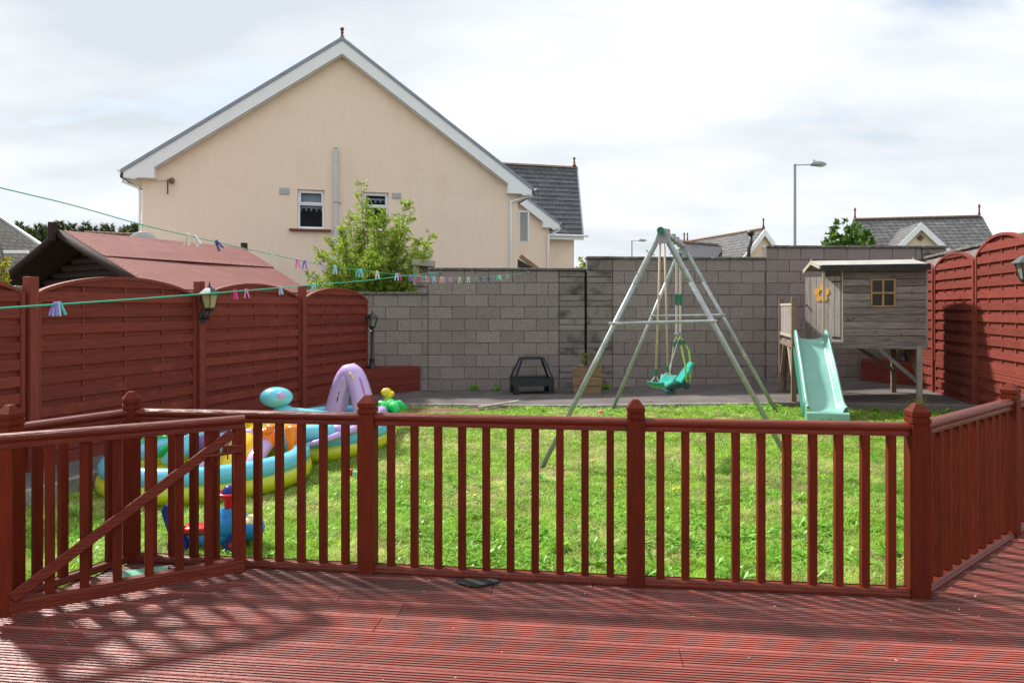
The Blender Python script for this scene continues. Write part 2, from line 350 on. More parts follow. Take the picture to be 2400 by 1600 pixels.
def leaves_mesh(name, C, D, N, Ln, Wd, mat, fold=.25):
    """C base points, D directions (unit), N side vectors (unit), lengths, widths -> kite-shaped leaves, one island each"""
    n = len(C); up = np.cross(N, D)
    v = np.empty((n, 5, 3)); Ln = Ln[:, None]; Wd = Wd[:, None]
    v[:, 0] = C; v[:, 1] = C+D*Ln*.45+N*Wd*.5+up*Wd*fold; v[:, 2] = C+D*Ln; v[:, 3] = C+D*Ln*.45-N*Wd*.5+up*Wd*fold; v[:, 4] = C+D*Ln*.5
    f = np.arange(n)[:, None]*5
    tri = np.concatenate([f+np.array([[0,1,4]]), f+np.array([[1,2,4]]), f+np.array([[2,3,4]]), f+np.array([[3,0,4]])], 0)
    return raw_mesh(name, v.reshape(-1, 3), tri, mat)
def raw_mesh(name, v, tri, mat, smooth=False):
    me = bpy.data.meshes.new(name); n = len(tri)
    me.vertices.add(len(v)); me.vertices.foreach_set('co', np.ascontiguousarray(v, dtype=np.float32).ravel())
    me.loops.add(n*3); me.loops.foreach_set('vertex_index', np.ascontiguousarray(tri, dtype=np.int32).ravel())
    me.polygons.add(n); me.polygons.foreach_set('loop_start', np.arange(0, n*3, 3, dtype=np.int32))
    if smooth: me.polygons.foreach_set('use_smooth', np.ones(n, dtype=bool))
    me.update(calc_edges=True); me.materials.append(mat); return me
def unit(a): return a/np.maximum(np.linalg.norm(a, axis=-1, keepdims=True), 1e-9)
# ================================================================== SETTING
# ---------------- ground far and near
struct(obj('ground', MB().add([(-900,-300,-.45),(900,-300,-.45),(900,1500,-.45),(-900,1500,-.45)], [(0,1,2,3)]), M('far_ground', (.09,.11,.04), (.13,.12,.08), .05, .95)))
DECK = [(-8,-1.5),(-8,3.38),(-2.55,3.50),(-2.235,4.115),(2.14,3.625),(4.52,5.56),(5.6,6.44),(5.6,-1.5)]
def inpoly(X, Y, poly):
    X = np.asarray(X, float); Y = np.asarray(Y, float); c = np.zeros(X.shape, bool); n = len(poly)
    for i in range(n):
        x0, y0 = poly[i]; x1, y1 = poly[(i+1) % n]
        k = ((y0 > Y) != (y1 > Y)) & (X < (x1-x0)*(Y-y0)/((y1-y0) if y1 != y0 else 1e-9)+x0)
        c ^= k
    return c
gx = np.linspace(-5.2, 8.6, 139); gy = np.linspace(1.5, 11.6, 102)
GX, GY = np.meshgrid(gx, gy); GZ = lawn_z(GX, GY)-.03*inpoly(GX, GY, DECK)
vv = np.stack([GX.ravel(), GY.ravel(), GZ.ravel()], 1); nx = len(gx)
q = (np.arange(len(gy)-1)[:, None]*nx+np.arange(nx-1)[None, :]).ravel()
tri = np.concatenate([np.stack([q, q+1, q+nx+1], 1), np.stack([q, q+nx+1, q+nx], 1)])
struct(obj('lawn', raw_mesh('lawn', vv, tri, soil_m, True)))

# ---------------- patio: strip along the back wall and along the left fence, with a kerb
def wall_y(X): return 12.73+.045*(X+1.59)
def fence_x(Y): return -4.54+.333*(Y-6.42)
def kerb_x(Y): return -4.05+.30*(Y-5.93)
pts = [(fence_x(2.5)-.3, 2.5), (kerb_x(2.5), 2.5)]+[(kerb_x(y), y) for y in (5, 7, 9, 10.6)]+[(kerb_x(10.9)+.25, 11.03)]
pts += [(x, float(edge_y(x))) for x in (-1.3, 0, 1.3, 2.6, 3.9, 5.2, 6.5)]+[(7.3, 9.3), (8.3, 13.4), (-3.6, 13.0)]
bm = bmesh.new(); tp = [bm.verts.new((x, y, 0)) for x, y in pts]; fc = bm.faces.new(tp)
bmesh.ops.triangulate(bm, faces=[fc]); bmesh.ops.subdivide_edges(bm, edges=bm.edges, cuts=3, use_grid_fill=True)
for v in bm.verts: v.co.z = float(patio_z(v.co.x))
r = bmesh.ops.extrude_face_region(bm, geom=list(bm.faces))
for g in r['geom']:
    if isinstance(g, bmesh.types.BMVert): g.co.z -= .3
bmesh.ops.recalc_face_normals(bm, faces=bm.faces); me = bpy.data.meshes.new('patio'); bm.to_mesh(me); bm.free()
patio = struct(obj('patio', me, conc_m))
# thin pale concrete lip along the edge, one stone after the other
def kerb_run(line, step=.92):
    for a, b in zip(line[:-1], line[1:]):
        a = Vector(a); b = Vector(b); n = max(1, round((b-a).length/step))
        for i in range(n):
            p, q2 = a.lerp(b, i/n), a.lerp(b, (i+1)/n); d = (q2-p).normalized()*.006
            zp, zq = float(patio_z(p.x)), float(patio_z(q2.x))
            obj('kerb_stone', MB().beam((p.x+d.x, p.y+d.y, zp-.10+.006), (q2.x-d.x, q2.y-d.y, zq-.10+.006), .06, .20, ch=.008), kerb_m, patio)
kerb_run([(kerb_x(y)+.03, y) for y in (3.6, 6, 8, 10.6)]); kerb_run([(x, float(edge_y(x))-.03) for x in (-1.9, 0, 1.3, 2.6, 3.9)])
obj('kerb_stone', MB().beam((3.95, 10.37, .015), (6.48, 9.47, .09), .07, .14, ch=.01), mortar, patio)
# bare earth where the lawn has worn away along the patio edge
bm = bmesh.new(); ring = []
for k in range(28):
    a = 2*math.pi*k/28; rr = 1+.18*math.sin(3*a+1)+.1*math.sin(7*a)
    x = -.95+1.05*rr*math.cos(a); y = 10.62+.20*rr*math.sin(a)+.03*(x+.95)*-1; ring.append((x, y))
c = bm.verts.new((-.95, 10.62, float(lawn_z(-.95, 10.62))+.03)); vs_ = [bm.verts.new((x, y, float(lawn_z(x, y))+.012)) for x, y in ring]
for k in range(28): bm.faces.new((c, vs_[k], vs_[(k+1) % 28]))
me = bpy.data.meshes.new('bare_earth'); bm.to_mesh(me); bm.free(); struct(obj('bare_earth', me, dirt_m))

# ---------------- grass, broad-leaved weeds and clover
rng = np.random.default_rng(3)
def in_lawn(X, Y):
    ok = ~inpoly(X, Y, DECK) & (Y > 2.2) & (X > kerb_x(Y)+.07) & (Y < edge_y(X)-.06) & (X < 6.45+(Y-9.54)*.247)
    return ok
def sample(n, p=1.0, ymin=3.6, ymax=11.0):
    u = rng.random(n); Y = ymin*(ymax/ymin)**u if p == 1.0 else ymin+(ymax-ymin)*u
    X = (rng.random(n)*2-1)*np.minimum(.86*Y+.3, 8); k = in_lawn(X, Y); return X[k], Y[k]
def lump(X, Y, s, o): return .5+.5*np.sin(X*s+o+1.7*np.sin(Y*s*.7+o))*np.sin(Y*s*1.1-o+1.3*np.sin(X*s*.6))
X, Y = sample(430000); n = len(X)
bare = ((X+.95)/1.1)**2+((Y-10.62-.03*(-.95-X))/.21)**2 < 1
keep = ~(bare & (rng.random(n) < .9)); X, Y = X[keep], Y[keep]; n = len(X)
edge = np.clip(1-(edge_y(X)-Y)/.35, 0, 1)+np.clip(1-(X-kerb_x(Y))/.3, 0, 1)
d4 = np.clip(1-np.abs(Y-(3.9-.113*X))/.5, 0, 1)
H = (.75+.55*lump(X, Y, 13, 2)*lump(X, Y, 7, 5))*(.018+.022*rng.random(n)+.028*lump(X, Y, 2.3, 1)*rng.random(n)**2+.06*(edge*.7+d4*.8)*rng.random(n)**2+.03*(Y < 5.5)*rng.random(n)**4)
Wd = np.maximum(.0035, Y*.00055)*(.7+.6*rng.random(n)); az = rng.random(n)*2*np.pi; lean = H*(.6+1.5*rng.random(n))
Z = lawn_z(X, Y)-.004
v = np.empty((n, 5, 3)); cx, sx = np.cos(az), np.sin(az); t2 = rng.random(n)*2*np.pi
v[:, 0] = np.stack([X-cx*Wd, Y-sx*Wd, Z], 1); v[:, 1] = np.stack([X+cx*Wd, Y+sx*Wd, Z], 1)
mxp = np.stack([X+np.cos(t2)*lean*.35, Y+np.sin(t2)*lean*.35, Z+H*.62], 1); off = np.stack([cx*Wd*.75, sx*Wd*.75, 0*X], 1)
v[:, 2] = mxp-off; v[:, 3] = mxp+off; v[:, 4] = np.stack([X+np.cos(t2)*lean, Y+np.sin(t2)*lean, Z+H], 1)
b = np.arange(n)[:, None]*5
tri = np.concatenate([b+np.array([[0,1,3]]), b+np.array([[0,3,2]]), b+np.array([[2,3,4]])])
g = stuff(obj('grass', raw_mesh('grass', v.reshape(-1, 3), tri, grass_m))); tag(g, 'short sunlit green grass covering the whole lawn', 'grass')
# dandelion and dock rosettes
RX, RY = [], []
def clump(n, x0, x1, y0, y1):
    x = x0+(x1-x0)*rng.random(n); y = y0+(y1-y0)*rng.random(n); k = in_lawn(x, y); RX.extend(x[k]); RY.extend(y[k])
clump(330, -.3, 2.9, 3.7, 5.0); clump(260, -1, 4.5, 4.6, 6.6); clump(110, 2, 4.8, 5, 8); clump(170, 1.2, 6.2, 9.3, 10.5); clump(120, 3.3, 5.6, 8.4, 10.3); clump(60, -1, 1.4, 10.1, 10.9); clump(60, -2.2, 1.5, 4.0, 7); clump(30, -3.8, -2.2, 4, 5.6)
RX = np.array(RX); RY = np.array(RY); k = 9; n = len(RX)*k
size = np.repeat(.038+.085*rng.random(len(RX))**2.5+.014*(RY < 5), k)
C = np.stack([np.repeat(RX, k), np.repeat(RY, k), np.repeat(lawn_z(RX, RY), k)+.012], 1); az = rng.random(n)*2*np.pi; el = R(8)+R(55)*rng.random(n)**1.3
D = np.stack([np.cos(az)*np.cos(el), np.sin(az)*np.cos(el), np.sin(el)], 1); N = np.stack([-np.sin(az), np.cos(az), 0*az], 1)
Ln = size*(.7+.7*rng.random(n)); Wl = Ln*(.20+.12*rng.random(n))
up = np.cross(N, D); up *= np.sign(up[:, 2:3])
v = np.empty((n, 8, 3)); col = lambda a: a[:, None]
def pt(t, s, dz): return C+D*col(Ln*t)+N*col(Wl*s)+up*col(Ln*dz)-np.array([[0,0,1]])*col(Ln*.28*t*t)
v[:, 0] = pt(0, .06, 0); v[:, 1] = pt(.35, .32, .03); v[:, 2] = pt(.5, .22, .02); v[:, 3] = pt(.75, .5, .03); v[:, 4] = pt(1.0, 0, 0); v[:, 5] = pt(.75, -.5, .03); v[:, 6] = pt(.45, -.3, .02); v[:, 7] = pt(.5, 0, -.03)
b = np.arange(n)[:, None]*8
tri = np.concatenate([b+np.array([[i, (i+1) % 7, 7]]) for i in range(7)])
g = stuff(obj('lawn_weeds', raw_mesh('lawn_weeds', v.reshape(-1, 3), tri, weed_m))); tag(g, 'broad green dandelion and dock leaves spread through the lawn', 'weeds')
X, Y = sample(70000); k = lump(X, Y, 3.1, 4) > .45; X, Y = X[k], Y[k]; n = len(X)
C = np.stack([X, Y, lawn_z(X, Y)+.012+.03*rng.random(n)], 1); az = rng.random(n)*2*np.pi; el = rng.random(n)*.7-.1
D = np.stack([np.cos(az)*np.cos(el), np.sin(az)*np.cos(el), np.sin(el)], 1); N = np.stack([-np.sin(az), np.cos(az), 0*az], 1)
g = stuff(obj('clover', leaves_mesh('clover', C, D, N, .018+.018*rng.random(n), .014+.010*rng.random(n), weed_m, .1))); tag(g, 'small green clover leaves growing low between the grass blades', 'clover')
dand = MB().lathe([(.002, 0), (.002, .05), (.012, .056), (.017, .062), (.010, .068), (.004, .069)], 9).mesh('dandelion_flower', True); dand.materials.append(plain('dandelion_yellow', (.80,.55,.01), .6))
for (px, py) in ((1536,1040),(1583,1154),(1593,1153),(1652,1186),(1870,1052),(1873,1085),(1450,1118),(1458,1137),(965,1118),(1000,1112),(1118,1160),(1390,1079),(1526,957),(1945,1083),(2035,1130)):
    d = 1.6*F/(py-HZ); x = (px-1200)/F*d; o = obj('dandelion_flower', dand, loc=(x, d, float(lawn_z(x, d))), rot=(random.uniform(-.3,.3), random.uniform(-.3,.3), 0))
    tag(o, 'tiny yellow dandelion flower in the grass', 'flower', 'dandelions in the lawn')

# ---------------- deck: grooved boards laid parallel to the front rail
E1 = Vector((.9936, -.1130)); E2 = Vector((.1130, .9936))
deck = struct(obj('deck', MB().prism([(x*.995, y-.03) for x, y in DECK], -.40, -.036, 'z'), M('deck_frame', (.06,.03,.022), rough=.9)))
BW = .145; prof = []
def board_profile():
    p = []; g, e = .009, .019; rdg = (BW-2*e-6*g)/5; y = 0; D_ = -.007
    p.append((0, -.004, 0)); p.append((.004, 0, 0)); y = e
    for i in range(6):
        p.append((y, 0, 1)); p.append((y+.0015, D_, 1)); p.append((y+g-.0015, D_, 1)); p.append((y+g, 0, 0)); y += g+rdg
    p.append((BW-.004, 0, 0)); p.append((BW, -.004, 0)); p.append((BW, -.030, 0)); p.append((0, -.030, 0)); return p
prof = board_profile()
def deck_board(w0, t0, t1, dz):
    n = len(prof); vs_ = []; fs = []; ms = []
    for t in (t0, t1):
        for (y, z, _) in prof:
            p = E1*t+E2*(w0+y); vs_.append((p.x, p.y, z+dz))
    for i in range(n):
        j = (i+1) % n; fs.append((i, j, n+j, n+i)); ms.append(prof[i][2])
    mb = MB(); mb.add(vs_, fs); mb.m = ms
    mb.add(vs_[:n], [tuple(range(n))]); mb.add(vs_[n:], [tuple(range(n))[::-1]])
    me = mb.mesh('deck_board', fix=False); return obj('deck_board', me, [deck_red, deck_groove], deck)
tt = np.arange(-8.5, 8.5, .02); w0 = -1.2
while w0 < 6.6:
    pa = np.stack([E1.x*tt+E2.x*(w0+BW*.5), E1.y*tt+E2.y*(w0+BW*.5)], 1); ins = inpoly(pa[:, 0], pa[:, 1], DECK)
    i = 0
    while i < len(tt):
        if ins[i]:
            j = i
            while j+1 < len(tt) and ins[j+1]: j += 1
            a, bnd = tt[i], tt[j]
            cut = a+random.uniform(1.0, 3.6)
            while a < bnd-.05:
                c = min(cut, bnd)
                if bnd-c < .3: c = bnd
                deck_board(w0, a, c-.004, random.uniform(-.0015, .0015)); a = c; cut = a+3.6
            i = j+1
        else: i += 1
    w0 += BW+.008
# crumbs, seed husks and leaf bits scattered on the boards
nd = 170; tx = rng.random(nd)*7-2.6; ty_ = 2.3+rng.random(nd)**.8*2.2; kk = inpoly(tx, ty_, DECK); tx, ty_ = tx[kk], ty_[kk]; nd = len(tx)
az = rng.random(nd)*2*np.pi; D = np.stack([np.cos(az), np.sin(az), .08+0*az], 1); N = np.stack([-np.sin(az), np.cos(az), 0*az], 1)
db = stuff(obj('deck_litter', leaves_mesh('deck_litter', np.stack([tx, ty_, .003+0*tx], 1), unit(D), N, .007+.016*rng.random(nd)**3, .004+.006*rng.random(nd), leaf_mat('litter', (.45,.36,.24), (.70,.66,.58), .1, .8), .2))); tag(db, 'tiny pale seed husks and leaf bits scattered over the deck boards', 'litter')
# fascia boards round the outside
for a, b2 in (((-2.56,3.51),(-2.24,4.125)), ((-2.24,4.125),(2.145,3.635)), ((2.145,3.635),(4.52,5.575)), ((-8,3.39),(-2.56,3.51))):
    obj('fascia_board', MB().beam((a[0], a[1]+.012, -.12), (b2[0], b2[1]+.012, -.12), .02, .17, ch=.003), rail_red, deck)

# ---------------- deck railing
POST = MB()
hw = .047
def sq(z, h): return [(-h,-h,z),(h,-h,z),(h,h,z),(-h,h,z)]
lv = [(0,hw),(.893,hw),(.895,hw-.006),(.903,hw-.006),(.905,hw),(.928,hw),(.930,hw-.006),(.938,hw-.006),(.940,hw),(.963,hw),(1.002,.017),(1.005,.013)]
vs_ = []; fs = []
for z, h in lv: vs_ += sq(z, h)
for i in range(len(lv)-1):
    for k in range(4): fs.append((i*4+k, i*4+(k+1) % 4, i*4+4+(k+1) % 4, i*4+4+k))
fs.append((3,2,1,0)); L_ = (len(lv)-1)*4; fs.append((L_, L_+1, L_+2, L_+3)); POST.add(vs_, fs); POST = POST.mesh('post'); POST.materials.append(rail_red_v)
BAL = MB().box((0,0,.44), (.041,.041,.80), ch=.003).mesh('baluster'); BAL.materials.append(rail_red_v)
HPROF = [(-.027,0),(.027,0),(.028,.016),(.024,.022),(.026,.028),(.034,.036),(.037,.047),(.034,.058),(.025,.066),(.012,.069),(-.012,.069),(-.025,.066),(-.034,.058),(-.037,.047),(-.034,.036),(-.026,.028),(-.024,.022),(-.028,.016)]
BPROF = [(-.040,0),(.040,0),(.040,.012),(.034,.018),(.034,.024),(.026,.034),(.021,.036),(.021,.031),(-.021,.031),(-.021,.036),(-.026,.034),(-.034,.024),(-.034,.018),(-.040,.012)]
rail = thing('deck_railing', 'dark red painted wooden railing round the deck, pointed posts and square balusters', 'railing')
def seg_rail(par, a, b2, nb, z0=0, inset=.047, hand=True):
    a = Vector(a); b2 = Vector(b2); d = (b2-a); L = d.length; d.normalize(); rz = math.atan2(d.y, d.x)
    for nm, pr, zz in (('handrail', HPROF, .835), ('bottom_rail', BPROF, .006)):
        o = obj(nm, MB().prism(pr, inset+.001, L-inset-.001, 'x'), rail_red, par, (a.x, a.y, z0+zz), (0,0,rz))
    for i in range(nb):
        p = a+d*(L*(i+1)/(nb+1)); o = obj('baluster', BAL, None, par, (p.x, p.y, z0), (0,0,rz+random.uniform(-.03,.03))); o.rotation_euler.x = random.uniform(-.004,.004)
G_ = (-2.575,3.50); C1 = (-2.267,4.067); B1 = (-.824,3.902); B2 = (.673,3.715); R1 = (2.118,3.566); S1 = (3.30,4.52); S2 = (4.48,5.47)
rzf = math.atan2(-.113, .9936); rzs = math.atan2(.954, 1.18)
for p, rz in ((G_, rzf-.12), (C1, rzf+R(38)), (B1, rzf), (B2, rzf), (R1, rzf+.02), (S1, rzs), (S2, rzs)): obj('post', POST, None, rail, (p[0], p[1], 0), (0,0,rz))
seg_rail(rail, G_, C1, 4); seg_rail(rail, C1, B1, 10); seg_rail(rail, B1, B2, 10); seg_rail(rail, B2, R1, 10); seg_rail(rail, R1, S1, 10); seg_rail(rail, S1, S2, 10)
# ---------------- gate, standing open on to the deck
g0 = Vector((-2.415,3.25)); g1 = Vector((-1.515,3.795)); dg = (g1-g0); LG = dg.length; rg = math.atan2(dg.y, dg.x)
gate = thing('garden_gate', 'dark red wooden gate with diagonal brace standing open on the deck', 'gate', (g0.x, g0.y, .05), rg)
obj('handrail', MB().prism(HPROF, -.02, LG+.025, 'x'), rail_red, gate, (0,0,.785))
obj('bottom_rail', MB().prism([(-.030,-.005),(.030,-.005),(.030,.050),(.024,.056),(.024,.062),(-.024,.062),(-.024,.056),(-.030,.050)], .02, LG+.02, 'x'), rail_red, gate)
for x in (.0, LG): obj('stile', MB().box((x, 0, .385), (.062, .05, .80), ch=.004), rail_red_v, gate)
bal2 = MB().box((0,0,.42), (.041,.041,.735), ch=.003).mesh('baluster'); bal2.materials.append(rail_red_v)
for i in range(6): obj('baluster', bal2, None, gate, (.035+(LG-.05)*(i+1)/7, .004, 0))
obj('diagonal_brace', MB().beam((.03,-.030,.075), (LG-.04,-.030,.765), .018, .052, ch=.003), rail_red, gate)
bolt = obj('bolt_plate', MB().box((LG-.04,-.045,.68), (.11,.006,.045), ch=.002), rail_red, gate)
obj('bolt', MB().tube([(LG-.19,-.056,.655), (LG+.0,-.056,.665)], .0075, 8).tube([(LG-.15,-.056,.658),(LG-.15,-.064,.63),(LG-.13,-.066,.605),(LG-.11,-.064,.625)], .003, 6).beam((LG-.07,-.058,.70),(LG-.07,-.058,.63),.006,.010), rail_red, bolt, smooth=True)
for z in (.12, .70): obj('hinge', MB().box((-.04,.0,z), (.03,.03,.09), ch=.004), black_m, gate)

# ---------------- block walls
BLK = []
for q_ in range(3):
    mb = MB().box((0,0,0), (.440,.10,.215), ch=.0035)
    mb.v = [(x+random.uniform(-.002,.002), y+random.uniform(-.002,.002), z+random.uniform(-.002,.002)) for x, y, z in mb.v]
    me = mb.mesh('block'); me.materials.append(block_m); BLK.append(me)
HALF = MB().box((0,0,0), (.215,.10,.215), ch=.0035).mesh('block'); HALF.materials.append(block_m)
PIL = MB().box((0,0,0), (.475,.10,.213), ch=.008).mesh('block'); PIL.materials.append(block_dark)
PILH = MB().box((0,0,0), (.475,.10,.100), ch=.008).mesh('block'); PILH.materials.append(block_dark)
def block_wall(label, p0, p1, top_n, z0, z1, spans, pillars=(), cop=.05, first=0, group=None):
    """spans: (x0, x1, courses); pillars: (x0, courses); local x runs along the wall and its face looks along local -y"""
    p0 = Vector(p0); p1 = Vector(p1); d = p1-p0; L = d.length; t = thing('block_wall', label, 'wall', (p0.x, p0.y, 0), math.atan2(d.y, d.x), group)
    body = MB()
    for (x0, x1, nc) in spans: body.box(((x0+x1)/2, .112, (z0+z0+nc*.225)/2-.08), (x1-x0-.002, .19, nc*.225+.16-.012))
    for (x0, nc) in pillars: body.box((x0+.24, .10, (z0+z0+nc*.225)/2-.08), (.47, .19, nc*.225+.16-.014))
    obj('wall_core', body, mortar, t)
    for (x0, x1, nc) in spans:
        for k in range(first, nc):
            z = z0+k*.225+.1125; x = x0-( .225 if k % 2 else 0)
            while x < x1-.02:
                a, b2 = max(x, x0)+.005, min(x+.45, x1)-.005; wdt = b2-a
                if wdt > .06:
                    if abs(wdt-.44) < .01: o = obj('block', random.choice(BLK), None, t)
                    elif abs(wdt-.215) < .012: o = obj('block', HALF, None, t)
                    else: o = obj('block', MB().box((0,0,0), (wdt,.10,.215), ch=.0035), block_m, t)
                    o.location = ((a+b2)/2, .05+random.uniform(-.003,.003), z+random.uniform(-.002,.002)); o.rotation_euler = (0, random.uniform(-.004,.004), random.uniform(-.004,.004))
                x += .45
    for (x0, nc) in pillars:
        for k in range(nc):
            z = z0+k*.225
            if k % 2 == 0: obj('block', PIL, None, t, (x0+.24, .03+random.uniform(-.003,.003), z+.1125))
            else:
                for h in (.056, .169): obj('block', PILH, None, t, (x0+.24+random.uniform(-.004,.004), .03+random.uniform(-.003,.003), z+h))
    for (x0, x1, nc) in spans:
        n = max(1, round((x1-x0)/.9)); z = z0+nc*.225+cop/2
        for i in range(n):
            a = x0+(x1-x0)*i/n; b2 = x0+(x1-x0)*(i+1)/n
            o = obj('coping_stone', MB().box(((a+b2)/2, .10, z+random.uniform(-.004,.004)), (b2-a-.006, .27, cop), ch=.010), coping_m, t)
    for (x0, nc) in pillars: obj('coping_stone', MB().box((x0+.24, .085, z0+nc*.225+cop/2), (.50, .30, cop), ch=.010), coping_m, t)
    return t
def WX(px):   # x on the back wall seen at a photo column
    r_ = (px-1200)/F; return r_*(12.73+.045*1.59)/(1-.045*r_)
def wp(x): return (x, wall_y(x))
ca = math.cos(math.atan(.045))
xa = -3.7; L0 = lambda px, o=xa: (WX(px)-o)/ca
w_mid = block_wall('grey block wall with a lower left end, behind the fire pit and lamp post', wp(xa), wp(WX(1370)), 10, -.05, 0,
           [(0, L0(1003), 8), (L0(1003)+.002, L0(1310), 10)], [(L0(1310)+.004, 10)])
xj = WX(1372.8); obj('dark_gap_strip', MB().box(((xj-xa)/ca, .12, 1.1), (.09,.05,2.3)), black_felt, w_mid)  # black strip added behind the pillar gap so it reads as a dark crack
xb = WX(1375.5)
block_wall('taller grey block wall section behind the swing set', wp(xb), wp(WX(1795)), 11, -.05, 0, [(.486, (WX(1795)-xb)/ca, 11)], [(0, 11)])
xc = WX(1796)
block_wall('tallest grey block wall section behind the wooden playhouse', wp(xc), wp(8.35), 12, -.05, 0, [(0, (WX(2160)-xc)/ca, 12)], [((WX(2160)-xc)/ca+.003, 12)])
block_wall('grey block wall showing above the right-hand red fence', (7.85,12.95), (6.55,8.6), 11, -.05, 0, [(0, 4.5, 11)], first=7)
obj_stub = thing('stone_stub', 'dark broken stub of blocks at the step of the block wall beside the bush', 'stone', wp(WX(1003)) + (1.752,), .045)
for i, (x, y, z, a, b2, c) in enumerate(((-.12,.05,.17,.22,.18,.11), (-.11,.06,.285,.20,.16,.09), (-.10,.05,.055,.19,.15,.10))): obj('block', MB().box((x, y, z+.025), (a, b2, c), ch=.012), block_dark, obj_stub)
# neighbour's roughcast wall beyond
nb = thing('roughcast_wall', 'low pinkish grey roughcast wall below the cream house, behind the bush', 'wall', (-9.6, 15.6, -.4), R(3))
obj('wall_core', MB().box((4.2, .1, 1.15), (8.6, .2, 2.55)), M('pink_roughcast', (.33,.27,.265), (.25,.20,.195), 40, .95, .8, 70), nb)
obj('wall_band', MB().box((4.2, -.01, 2.13), (8.6, .03, .04)), M('dark_band', (.06,.055,.05), rough=.9), nb)

# ---------------- woven fence panels
PITCH = .158
SL = {}
def slat_mesh(wd, h, th=.012):
    k = (round(wd, 3), h)
    if k not in SL:
        me = MB().box((0,0,0), (wd, th, h), ch=.002).mesh('slat'); me.materials.append(fence_red); SL[k] = me
    return SL[k]
def cut_slat(x0, x1, z0, z1, y, arc, n=16):
    vs_ = []; cols = []
    for i in range(n+1):
        x = x0+(x1-x0)*i/n; t = min(z1, arc(x)); b2 = min(z0, arc(x)-.0)
        cols.append((x, b2, t))
    mb = MB()
    for (xa_, ba, ta), (xb_, bb, tb) in zip(cols[:-1], cols[1:]):
        if ta-ba < .004 and tb-bb < .004: continue
        mb.add([(xa_,y-.005,ba),(xb_,y-.005,bb),(xb_,y-.005,tb),(xa_,y-.005,ta),(xa_,y+.005,ba),(xb_,y+.005,bb),(xb_,y+.005,tb),(xa_,y+.005,ta)], [(0,1,2,3),(7,6,5,4),(3,2,6,7),(0,4,5,1)])
    return mb if mb.v else None
def fence_panel(par, p0, p1, zb, sh, pk, nbat=3, low=None, dz=0):
    p0 = Vector(p0); p1 = Vector(p1); d = p1-p0; W = d.length; rz = math.atan2(d.y, d.x)
    arc = lambda x: sh+(pk-sh)*(1-((2*x/W-1)**2))**.80 if 0 < x < W else sh
    fr = MB()
    for x in (.022, W-.022): fr.box((x, 0, (zb+sh)/2), (.042, .07, sh-zb), ch=.003)
    fr.box((W/2, 0, zb+.02), (W-.09, .045, .04), ch=.003)
    n = 28; ap = [(W*i/n, arc(W*i/n)) for i in range(n+1)]
    for (xa_, za_), (xb_, zb_) in zip(ap[:-1], ap[1:]):
        fr.add([(xa_,-.032,za_-.034),(xb_,-.032,zb_-.034),(xb_,-.032,zb_),(xa_,-.032,za_),(xa_,.032,za_-.034),(xb_,.032,zb_-.034),(xb_,.032,zb_),(xa_,.032,za_)], [(0,1,2,3),(7,6,5,4),(3,2,6,7),(0,4,5,1)])
    pan = obj('panel_frame', fr, fence_red_v, par, (p0.x, p0.y, dz), (0,0,rz))
    k = 0; z = zb+.04
    while z < pk-.02:
        z1 = z+.098
        for (a, b2, y) in ((z, z1, -.018), (z1-.018, z+PITCH+.018, .010)):
            if b2 < sh-.01:
                o = obj('slat', slat_mesh(W-.088, round(b2-a, 3)), None, pan, (W/2, y+random.uniform(-.002,.002), (a+b2)/2+random.uniform(-.004,.004)))
                o.rotation_euler = (random.uniform(-.02,.02), random.uniform(-.003,.003), 0)
            else:
                mb = cut_slat(.044, W-.044, a, b2, y, lambda x: arc(x)-.02)
                if mb: obj('slat', mb, fence_red, pan)
        z += PITCH
    for i in range(nbat):
        x = W*(i+1)/(nbat+1); top = arc(x)-.03
        obj('batten', MB().box((x, -.004, (zb+.03+top)/2), (.026, .016, top-zb-.03), ch=.002), fence_red_v, pan)
    if low:
        lo, hi = low; lf = MB()
        for x in (.022, W-.022): lf.box((x, .002, (lo+hi)/2), (.042, .046, hi-lo-.006), ch=.003)
        lf.box((W/2, .002, hi-.022), (W-.09, .05, .04), ch=.003).box((W/2, .002, lo+.02), (W-.09, .042, .04), ch=.003)
        lp = obj('lower_panel_frame', lf, fence_red_v, par, (p0.x, p0.y, dz), (0,0,rz)); z = lo+.05
        while z < hi-.06:
            for (a, b2, y) in ((z, min(z+.098, hi-.045), -.018), (z+.080, min(z+PITCH+.018, hi-.045), .010)):
                if b2-a > .02: obj('slat', slat_mesh(W-.088, round(b2-a, 3)), None, lp, (W/2, y, (a+b2)/2))
            z += PITCH
        for i in range(nbat): obj('batten', MB().box((W*(i+1)/(nbat+1), 0, (lo+hi)/2), (.021, .018, hi-lo-.06), ch=.002), fence_red_v, lp)
    return pan
fl = thing('garden_fence', 'long dark red woven panel fence with arched tops, left of the lawn', 'fence')
Ys = [4.45, 6.42, 8.42, 10.40, 12.28]; tops = [1.79, 1.795, 1.83, 1.85, 1.70]
FD = Vector((.333, 1)).normalized(); fn = Vector((FD.y, -FD.x))
for i in range(4):
    a = Vector((fence_x(Ys[i]), Ys[i]))+FD*.055; b2 = Vector((fence_x(Ys[i+1]), Ys[i+1]))-FD*.055
    fence_panel(fl, a, b2, .10, 1.645, 1.838)
    m_ = (a+b2)/2
    obj('gravel_board', MB().beam((a.x, a.y, .02), (b2.x, b2.y, .02), .03, .15, ch=.003), fence_red, fl)
